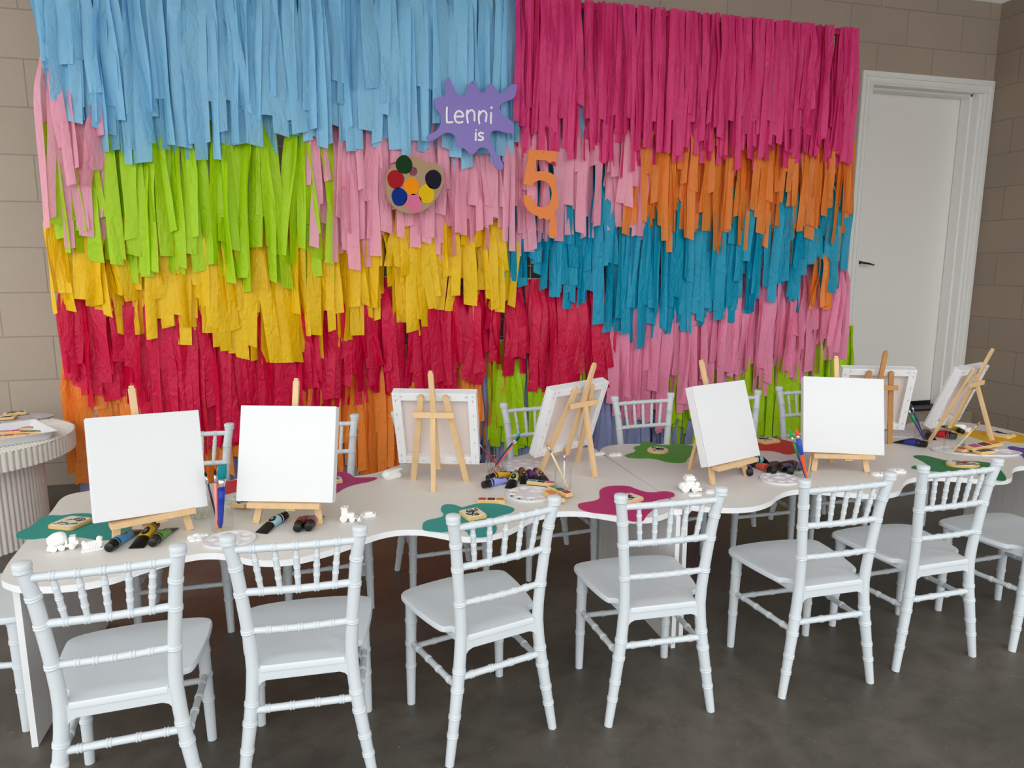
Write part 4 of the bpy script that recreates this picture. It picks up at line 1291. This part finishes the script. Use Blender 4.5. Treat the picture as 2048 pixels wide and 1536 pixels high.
# ------------------------------------------------------------------ splat mats
c1 = lambda pts: px4((0, 940), 5.12, pts)
c3_ = lambda pts: px4((720, 860), 4.096, pts)
c4_ = lambda pts: px4((1160, 860), 4.096, pts)
c5_ = lambda pts: px4((1560, 800), 4.197, pts)
TEAL = (34, 150, 142)
splat_mat('teal splat mat at the left end of the table under a square cookie', c1([(165, 680), (190, 640), (300, 590), (380, 530), (430, 490), (520, 468), (640, 470), (760, 452), (900, 450), (1050, 470), (1200, 500), (1320, 550), (1345, 600), (1280, 660), (1140, 712), (1000, 722), (880, 700), (740, 690), (600, 705), (450, 700), (350, 712), (250, 712), (190, 705)]), TEAL)
splat_mat('teal splat mat at the near edge behind the askew chair', px4((760, 1000), 4.267, [(362, 235), (370, 200), (410, 175), (480, 160), (530, 145), (542, 120), (520, 90), (530, 55), (570, 40), (640, 45), (700, 65), (780, 45), (870, 30), (980, 33), (1090, 55), (1145, 80), (1120, 110), (1050, 130), (985, 150), (965, 180), (995, 230), (990, 270), (960, 300), (880, 320), (800, 320), (760, 305), (740, 275), (700, 262), (620, 265), (520, 278), (400, 265), (368, 255)]), TEAL)
splat_mat('magenta splat mat on the near side beside the table seam, overhanging the edge', px4((1140, 960), 4.518, [(72, 230), (90, 215), (170, 200), (240, 185), (268, 160), (265, 110), (290, 80), (350, 60), (440, 55), (530, 60), (600, 85), (680, 110), (760, 115), (850, 105), (920, 115), (945, 135), (930, 155), (860, 172), (790, 185), (755, 215), (748, 270), (710, 305), (685, 335), (660, 370), (600, 378), (540, 372), (500, 350), (430, 322), (330, 310), (220, 300), (130, 280), (82, 255)]), (190, 44, 108))
splat_mat('magenta splat mat on the far side, reaching out from behind the second canvas', px4((440, 700), 3.413, [(700, 880), (760, 850), (800, 838), (850, 835), (890, 850), (925, 872), (1000, 872), (1060, 872), (1070, 880), (1020, 900), (930, 918), (860, 940), (800, 975), (770, 990), (700, 980), (640, 940), (640, 900)]), (176, 44, 116))
splat_mat('bright green splat mat on the far side just past the seam', c4_([(368, 212), (400, 198), (440, 185), (455, 168), (438, 150), (460, 135), (492, 128), (500, 98), (560, 100), (620, 118), (700, 125), (780, 120), (850, 122), (930, 135), (960, 160), (930, 200), (885, 230), (870, 258), (830, 272), (760, 270), (700, 262), (640, 245), (560, 235), (480, 235), (400, 228)]), (86, 158, 44))
splat_mat('red splat mat on the far side between two facing canvases', px4((1440, 850), 8.533, [(560, 280), (600, 235), (660, 215), (740, 208), (900, 215), (1050, 250), (1215, 290), (1320, 320), (1400, 370), (1380, 440), (1290, 480), (1200, 505), (1100, 500), (1000, 470), (900, 450), (760, 440), (650, 435), (580, 400), (540, 340)]), (206, 44, 22))
splat_mat('small visible end of a red splat mat between the two leftmost canvases', [(440, 962), (455, 963), (470, 961), (490, 962), (505, 972), (498, 982), (480, 983), (468, 985), (455, 988), (440, 990), (430, 978)], (206, 36, 52))
splat_mat('dark green splat mat near the right, with an oval cookie on it', c5_([(1122, 480), (1140, 468), (1220, 470), (1300, 488), (1400, 512), (1500, 520), (1620, 516), (1750, 530), (1815, 555), (1860, 600), (1890, 640), (1898, 672), (1870, 680), (1820, 675), (1740, 645), (1620, 622), (1480, 618), (1350, 606), (1200, 592), (1110, 575), (1110, 560), (1150, 552), (1228, 540), (1175, 505)]), (28, 122, 66))
splat_mat('mustard yellow splat mat at the far right end under a cookie', c5_([(1430, 270), (1500, 240), (1600, 248), (1690, 262), (1760, 270), (1900, 272), (2000, 285), (2080, 315), (2110, 345), (2080, 365), (1980, 362), (1900, 348), (1800, 352), (1720, 345), (1640, 320), (1560, 300), (1480, 300)]), (226, 176, 0))
splat_mat('purple splat mat cut by the right edge of the photo', c5_([(1915, 395), (1960, 392), (2030, 405), (2110, 400), (2180, 420), (2200, 470), (2140, 520), (2060, 500), (2030, 470), (1975, 440), (1925, 415)]), (104, 70, 160))

# ------------------------------------------------------------------ cookies on the mats
ck = cookie
cookie_c('square cookie with line drawing lying on the left teal mat', (96, 1060), (150, 1064), (183, 1043), (137, 1037), z=ZT + .0018, seed=3)
cookie_c('cookie with dense black scribble on the teal mat behind the askew chair', (917, 1029), (941, 1048), (972, 1034), (953, 1021), z=ZT + .0018, art=2, seed=5)
cookie_c('cookie with black drawing on the near magenta mat', (1229, 1003), (1262, 1014), (1284, 1000), (1256, 990), z=ZT + .0018, art=2, seed=8)
ck('round cookie with a black drawing on the bright green mat', 1315.5, 903, .072, .072, .2, shape='oval', z=ZT + .0018, art=2, seed=9)
cookie_c('square cookie with coloured line drawing on the red mat', (1508, 884), (1537, 893), (1556, 884), (1530, 876), z=ZT + .0018, art=2, seed=12, accent=(220, 150, 30))
ck('oval cookie with red and black drawing on the dark green mat', 1925, 931, .105, .066, -.25, shape='oval', z=ZT + .0018, art=1, seed=15, accent=(190, 40, 40))
cookie_c('rectangular cookie with black drawing on the mustard yellow mat', (1967, 871), (2021, 880), (2031, 873), (1985, 865), z=ZT + .0018, art=2, seed=18)
ck('cookie edge peeping from behind the second canvas on the far magenta mat', 667, 964, .050, .045, .1, z=ZT + .0018, seed=20)
bc = bar_cookie
bar_c('paint-pan cookie with red, maroon and ochre squares above the teal mat', (954, 1000), (1011, 1001), [(190, 44, 40), (110, 14, 34), (214, 140, 20)], h_=.024)
bar_c('paint-pan cookie with teal, navy and pink squares resting on the tubes', (1055, 966), (1111, 972), [(66, 140, 150), (24, 34, 50), (200, 84, 130)], h_=.026, lift=.006)
bar_c('paint-pan cookie with green, dark green and red squares by the jar', (1100, 979), (1140, 996), [(78, 150, 112), (34, 74, 46), (170, 20, 30)], h_=.026, lift=.0095)

# ------------------------------------------------------------------ palettes
W8 = ring_wells(8, .68, .17, .2, .30)
M_palc = mat('clear_palette_plastic', (232, 230, 232), .18, trans=.0)
palette('clear oval palette next to the plaster flower behind the second chair', 459, 1082, .060, .052, 0, ring_wells(7, .66, .19, .5, .26), mt=M_palc)
palette('white palette with black and orange paint marks in its wells', 1061, 990, .070, .066, 0, [(-.62, .45, .20), (-.78, 0, .18), (-.62, -.42, .2), (-.18, -.68, .2), (.3, -.62, .18), (-.1, .66, .2), (.25, .1, .30), (.45, .5, .18)], dabs=[(-.62, .45, .004, (226, 120, 60)), (-.50, .42, .003, (226, 120, 60)), (-.80, .02, .004, (20, 20, 24)), (-.72, -.02, .004, (20, 60, 60)), (-.60, -.44, .005, (20, 20, 24)), (-.16, -.70, .003, (40, 10, 20))])
bar_c('round-ended orange cookie leaning on the paint-marked palette', (1094, 989), (1122, 1008), [(226, 130, 40), (226, 130, 40)], h_=.030, lift=.0095)
palette('white palette on the far side behind the paint tubes and tumbler', 1046, 932, .072, .062, .1, ring_wells(8, .70, .17, .1, .3))
palette('round palette with eight wells behind the fourth chair from the left', 1560, 960, .060, .057, .1, W8)
palette('palette half hidden under a cookie behind the second canvas', 492, 1002, .066, .058, 0, ring_wells(7, .66, .18, .3, .25))
ck('hexagonal-looking cookie with black squares beside the second canvas', 483, 1010, .050, .044, -.6, z=ZT + .0085, art=2, seed=31)
palette('white palette under cookies at the right, beside the glass', 1952, 904, .145, .058, -.42, [(-.78, .1, .12), (-.62, .45, .12), (-.6, -.35, .12), (-.3, -.5, .12), (.45, .3, .16), (.62, -.1, .2), (.75, .3, .12)])
palette('palette behind the navy tube under the canvas in front of the door', 1796, 868, .075, .062, 0, ring_wells(8, .70, .17, .4, .3))
bar_c('paint-pan cookie with teal and grey squares on the right palette', (1921, 896), (1955, 900), [(70, 120, 130), (110, 140, 150), (60, 60, 70)], h_=.040, lift=.007)
bar_c('paint-pan cookie with red squares behind the right glass', (1914, 900), (1932, 905), [(190, 60, 50), (200, 90, 80)], h_=.035, lift=.007)
bar_c('paint-pan cookie with maroon and orange squares leaning at the right', (1936, 905), (1996, 894), [(190, 90, 120), (110, 14, 40), (222, 130, 30)], h_=.036, lift=.017, tilt=.12)
bar_c('paint-pan cookie with black squares under the maroon one', (1953, 908), (1982, 905), [(24, 30, 36), (30, 30, 34)], h_=.036, lift=.007)

# ------------------------------------------------------------------ plaster figures
pf = plaster
pf('mixer', 'white plaster cement-mixer truck below the left teal mat', 126, 1098, .058, R_(12))
pf('digger', 'white plaster figure with two rounded posts between mixer truck and blue tube', 186, 1100, .043, R_(14))
pf('plane', 'white plaster flower shape left of the clear oval palette', 393, 1078, .046, R_(10))
pf('tractor', 'white plaster tractor with front bucket right of the second canvas', 698, 1042, .048, R_(-14))
pf('car', 'small white plaster vehicle just behind the tractor bucket', 736, 1033, .040, R_(12), seed=1)
pf('hand', 'white plaster vehicle on the far side left of the square back-view canvas', 784, 955, .064, R_(25))
pf('castle', 'white plaster truck with tall cab in front of the slanted easel leg', 1378, 982, .062, R_(-10))
pf('flat', 'low plaster relief right below the tall-cab plaster truck', 1390, 991, .040, R_(0), seed=2)
pf('flat', 'plaster relief partly behind the post of the fourth chair', 1424, 985, .042, R_(10), seed=4)
pf('flat', 'small plaster relief left of the seam on the far side', 1200, 909, .042, R_(15), seed=5)
pf('flat', 'small plaster relief right of the seam on the far side', 1232, 911, .050, R_(5), seed=6)
pf('flat', 'rounded plaster relief under the rightmost facing easel, nearer piece', 1759, 951, .052, R_(-20), seed=7)
pf('flat', 'long plaster relief beside the rounded one behind the sixth chair', 1792, 945, .064, R_(-5), seed=8)
pf('car', 'white plaster vehicle behind the rightmost canvas near its easel leg', 1915, 862, .085, R_(-20))

# ------------------------------------------------------------------ paint tubes
pt = paint_tube
pt('blue paint tube pointing at the near edge, below the leftmost canvas', (217, 1096), (276, 1056), (70, 154, 214))
pt('yellow paint tube with its cap away from us, under the leftmost easel', (312, 1049), (272, 1094), (226, 182, 20))
pt('green paint tube beside the yellow one', (304, 1086), (344, 1054), (92, 150, 70))
pt('pale blue paint tube lying alone under the second canvas', (572, 1030), (522, 1064), (158, 200, 212))
pt('maroon paint tube under the second canvas, left of the mauve one', (594, 1057), (614, 1030), (150, 50, 70))
pt('mauve paint tube under the second canvas at the easel leg', (616, 1055), (636, 1030), (160, 110, 130))
pt('lavender blue paint tube at the left front of the pile by the tumbler', (966, 970), (1030, 957), (150, 156, 228))
pt('ochre paint tube just behind the lavender one', (975, 957), (1036, 944), (224, 170, 60))
pt('light green paint tube pointing toward us in the pile by the tumbler', (1033, 946), (1021, 975), (190, 206, 130))
pt('brown paint tube between the light green and purple ones', (1043, 940), (1052, 966), (150, 82, 46))
pt('purple paint tube in the pile by the tumbler', (1058, 944), (1075, 966), (84, 40, 130), oval=False)
pt('dusty pink paint tube, rightmost of the pile by the tumbler', (1071, 941), (1092, 966), (186, 128, 120))
pt('coral paint tube in the pile between two facing canvases', (1549, 943), (1503, 927), (232, 96, 74), oval=False)
pt('pale grey-blue tube at the back of the pile under the canvas corner', (1498, 920), (1535, 922), (150, 176, 186), oval=False)
pt('dark olive tube in the middle of the pile left of the tall brushes', (1568, 938), (1536, 924), (90, 84, 60))
pt('dark blue-violet tube with cap toward us, left of the tall brushes', (1581, 944), (1574, 920), (56, 50, 110), oval=False)
pt('dark wine tube behind the violet one', (1600, 936), (1570, 922), (80, 30, 50), oval=False)
pt('violet tube behind the easel leg left of the coral tube', (1500, 946), (1488, 928), (120, 100, 170), oval=False)
pt('navy paint tube in front of the canvas near the door', (1854, 889), (1790, 882), (40, 50, 150), r=.0135)
pt('red paint tube lying under the rightmost easel', (1912, 873), (1852, 866), (224, 44, 54), r=.0145, oval=False)
pt('yellow-edged black tube across the red one', (1925, 874), (1876, 858), (220, 210, 60), r=.011, lift=.02, oval=False)
pt('grey-brown tube behind the right easel leg', (1850, 862), (1862, 878), (120, 90, 76), r=.0135, oval=False)

# ------------------------------------------------------------------ jars and brushes
glass('straight glass jar holding brushes between the two leftmost canvases', 445, 1060, .0255, .072)
def in_jar(label, base, tip, dy, **k):
    """brush standing in a jar: base pixel on the table, tip pixel at depth offset dy"""
    a = at_z(base[0], base[1], ZT + .0075); b_ = at_y(tip[0], tip[1], a.y + dy)
    return brush(label, a, b_, **k)
in_jar('wide blue-handled brush with teal bristles in the left jar', (441, 1056), (445, 929), .006, handle=(20, 50, 160), bristle=(0, 130, 140), rh=.0062, head=.036, hw=.0105, ferr=.022, wide=True)
in_jar('orange-handled round brush in the left jar', (437, 1056), (436, 933), .006, handle=(250, 110, 50), bristle=(190, 180, 160), rh=.0034)
in_jar('pink-handled brush with black tip in the left jar', (433, 1058), (430, 938), .004, handle=(244, 150, 140), bristle=(20, 20, 20), rh=.0028, head=.014)
in_jar('thin dark purple brush with black tip leaning left in the left jar', (437, 1054), (410, 943), .006, handle=(50, 24, 60), bristle=(16, 14, 14), rh=.0024, head=.012)
glass('cut-glass tumbler with water behind the corner of the leftmost canvas', 404, 1032, .030, .075, water=.035, cut=True, name='glass_tumbler')
glass('water tumbler with crossed brushes right of the square back-view canvas', 993, 944, .0345, .075, water=.042, cut=True, name='glass_tumbler')
in_jar('thin red brush leaning left in the water tumbler', (1004, 941), (953, 882), .0, handle=(170, 30, 80), bristle=(230, 190, 190), rh=.0022, head=.010)
in_jar('purple brush with teal bristles leaning right in the water tumbler', (983, 941), (1042, 864), .0, handle=(60, 30, 110), bristle=(30, 160, 150), rh=.0032, head=.026, hw=.004)
in_jar('orange brush with black tip leaning right in the water tumbler', (985, 943), (1040, 872), -.01, handle=(240, 110, 80), bristle=(14, 20, 14), rh=.0026, head=.018)
glass('tall narrow jar with two wooden brushes left of the seam', 1126, 977, .0245, .062)
in_jar('pale wooden brush with orange bristles leaning left out of the jar', (1138, 979), (1093, 886), -.012, handle=(236, 214, 172), bristle=(226, 130, 60), rh=.0030, head=.012)
in_jar('short grey-handled brush with orange tip standing in the narrow jar', (1128, 975), (1129, 898), .012, handle=(232, 222, 214), bristle=(210, 104, 40), rh=.0026, head=.014, fcol=(150, 140, 135))
glass('glass with tall brushes left of the canvas, between the dark tubes and easel', 1604, 952, .0255, .050)
in_jar('green-topped purple brush standing in the glass before the right facing canvas', (1611, 956), (1578, 856), .004, handle=(84, 40, 120), bristle=(40, 170, 90), rh=.0030, head=.030, hw=.0042, band=(16, 150, 80))
in_jar('fat orange brush with a blue band and red top in the same glass', (1614, 957), (1592, 857), -.002, handle=(250, 92, 30), bristle=(236, 84, 50), rh=.0050, head=.022, hw=.0058, ferr=.012, band=(20, 84, 196), fcol=(30, 90, 200))
glass('glass behind the navy tube holding dark brushes', 1846, 884, .030, .055)
in_jar('green and purple brush leaning left beside the canvas by the door', (1848, 880), (1813, 812), .0, handle=(80, 50, 130), bristle=(20, 160, 84), rh=.0036, head=.020, hw=.005, band=(16, 150, 80))
in_jar('dark blue brush leaning left next to the green one', (1850, 880), (1821, 806), .01, handle=(50, 52, 130), bristle=(60, 60, 90), rh=.0030, head=.018)
glass('clear glass with a wooden brush in front of the cookies at the right', 1906, 908, .031, .064)
in_jar('pale wooden brush with orange tip leaning right in the right glass', (1900, 908), (1961, 843), .0, handle=(226, 200, 150), bristle=(206, 130, 40), rh=.0030, head=.014)
b_ = MB(); P = at_z(1617, 943)
b_.bar((0, 0, .0), (.004, 0, .050), .005, .004); o = b_.build('wooden_stick', M_wood); o.location = (P.x, P.y, ZT + .0003); tag(o, 'short pale wooden stick standing at the glass beside the facing easel', 'stick')

# ------------------------------------------------------------------ fluted side table and what stands on it
SX, SY, SH = -1.315, 3.0, .40
t = thing('side_table', 'cream fluted round side table at the left edge', 'side table', (SX, SY, 0))
def flutes(R, n, depth, sub=6):
    o_ = []
    for i in range(n):
        for k in range(sub):
            a = 2 * PI * (i + k / sub) / n; o_.append(((R - depth + depth * math.sin(PI * k / sub) ** .7) * math.cos(a), (R - depth + depth * math.sin(PI * k / sub) ** .7) * math.sin(a)))
    return o_
m = MB(); m.prism(flutes(.382, 112, .006, 6), SH - .070, SH - .003); tt_ = m.build('table_top', M_cream, t)
m = MB(); A = at_z(66, 833, SH); B = at_z(146, 856, SH); dd = (B - A).normalized(); nn = Vector((-dd.y, dd.x, 0))
k = -.37
while k < .371:
    hl = math.sqrt(max(0, .379 ** 2 - k * k))
    m.tube([nn * k - dd * hl + Vector((0, 0, SH - .0035)), nn * k + dd * hl + Vector((0, 0, SH - .0035))], .0050, 10, flat=.9, up=nn)
    k += .0118
m.build('ribbed_surface', M_cream, tt_, smooth=True)
m = MB(); m.prism(flutes(.268, 88, .0065, 6), 0, SH - .070); m.build('column', M_cream, t)

TZ = SH
trz = .0
a = at_z(119, 862, TZ + .032); b2 = at_z(67, 839, TZ + .032); c_ = at_z(0, 880, TZ + .032)
ux = (a - c_).normalized(); uy = Vector((-ux.y, ux.x, 0))
hh_ = abs((b2 - a).dot(uy)); ww_ = .34
ctr = a - ux * ww_ / 2 + uy * hh_ / 2
t = thing('serving_tray', 'white rectangular tray with red, pink and teal cookies on the fluted side table', 'tray', (ctr.x, ctr.y, TZ), math.atan2(ux.y, ux.x))
m = MB(); prof = [(-.010, -.010, .004, .0), ]
def trayring(dx, z_): return [(x, y, z_) for x, y in rrect(ww_ + 2 * dx, hh_ + 2 * dx, .012 + max(0, dx), 4)]
rings = [trayring(-.030, .0005), trayring(-.022, .006), trayring(-.006, .030), trayring(0, .033), trayring(0, .0335), trayring(-.004, .0345), trayring(-.010, .032), trayring(-.028, .006), trayring(-.034, .004)]
n = len(rings[0])
for r_ in rings: m.v += r_
for i in range(len(rings) - 1):
    for k in range(n): m.f.append((i * n + k, i * n + (k + 1) % n, (i + 1) * n + (k + 1) % n, (i + 1) * n + k)); m.m.append(0)
m.f.append(tuple(range(n - 1, -1, -1))); m.m.append(0); q = (len(rings) - 1) * n; m.f.append(tuple(q + k for k in range(n))); m.m.append(0)
m.build('tray_body', M_tray, t, smooth=True, auto=40)
tz = TZ + .0042
bc('pink paint-pan cookie at the back right of the white tray', 52, 858, R_(-8), [(220, 120, 150), (200, 90, 120), (180, 30, 60)], w_=.10, h_=.035, z=tz, th=.006)
bc('teal paint-pan cookie at the right of the white tray', 66, 866, R_(-8), [(40, 110, 110), (30, 90, 92), (70, 120, 120)], w_=.09, h_=.030, z=tz, th=.006)
bc('maroon and pink cookie at the left of the white tray', 12, 866, R_(4), [(150, 30, 60), (210, 110, 140), (200, 60, 90)], w_=.10, h_=.035, z=tz, th=.006)
bc('red and orange cookie at the near left of the white tray', 18, 874, R_(6), [(200, 20, 40), (200, 24, 44), (236, 130, 60)], w_=.12, h_=.032, z=tz, th=.006)
P = at_z(30, 838, TZ)
pl = palette('pale grey palette board behind the white tray', 26, 838, .150, .075, .05, [(.55, -.1, .14), (-.4, .3, .12), (0, .5, .12)], z=TZ, mt=mat('grey_palette', (196, 190, 192), .5))
ck('cream cookie with black drawing at the back of the fluted table', 31, 829, .085, .050, .35, z=TZ + .0075, art=2, seed=41)
ck('second cream cookie with black drawing, nearer the white tray', 8, 838, .085, .050, .1, z=TZ + .0075, art=2, seed=43)
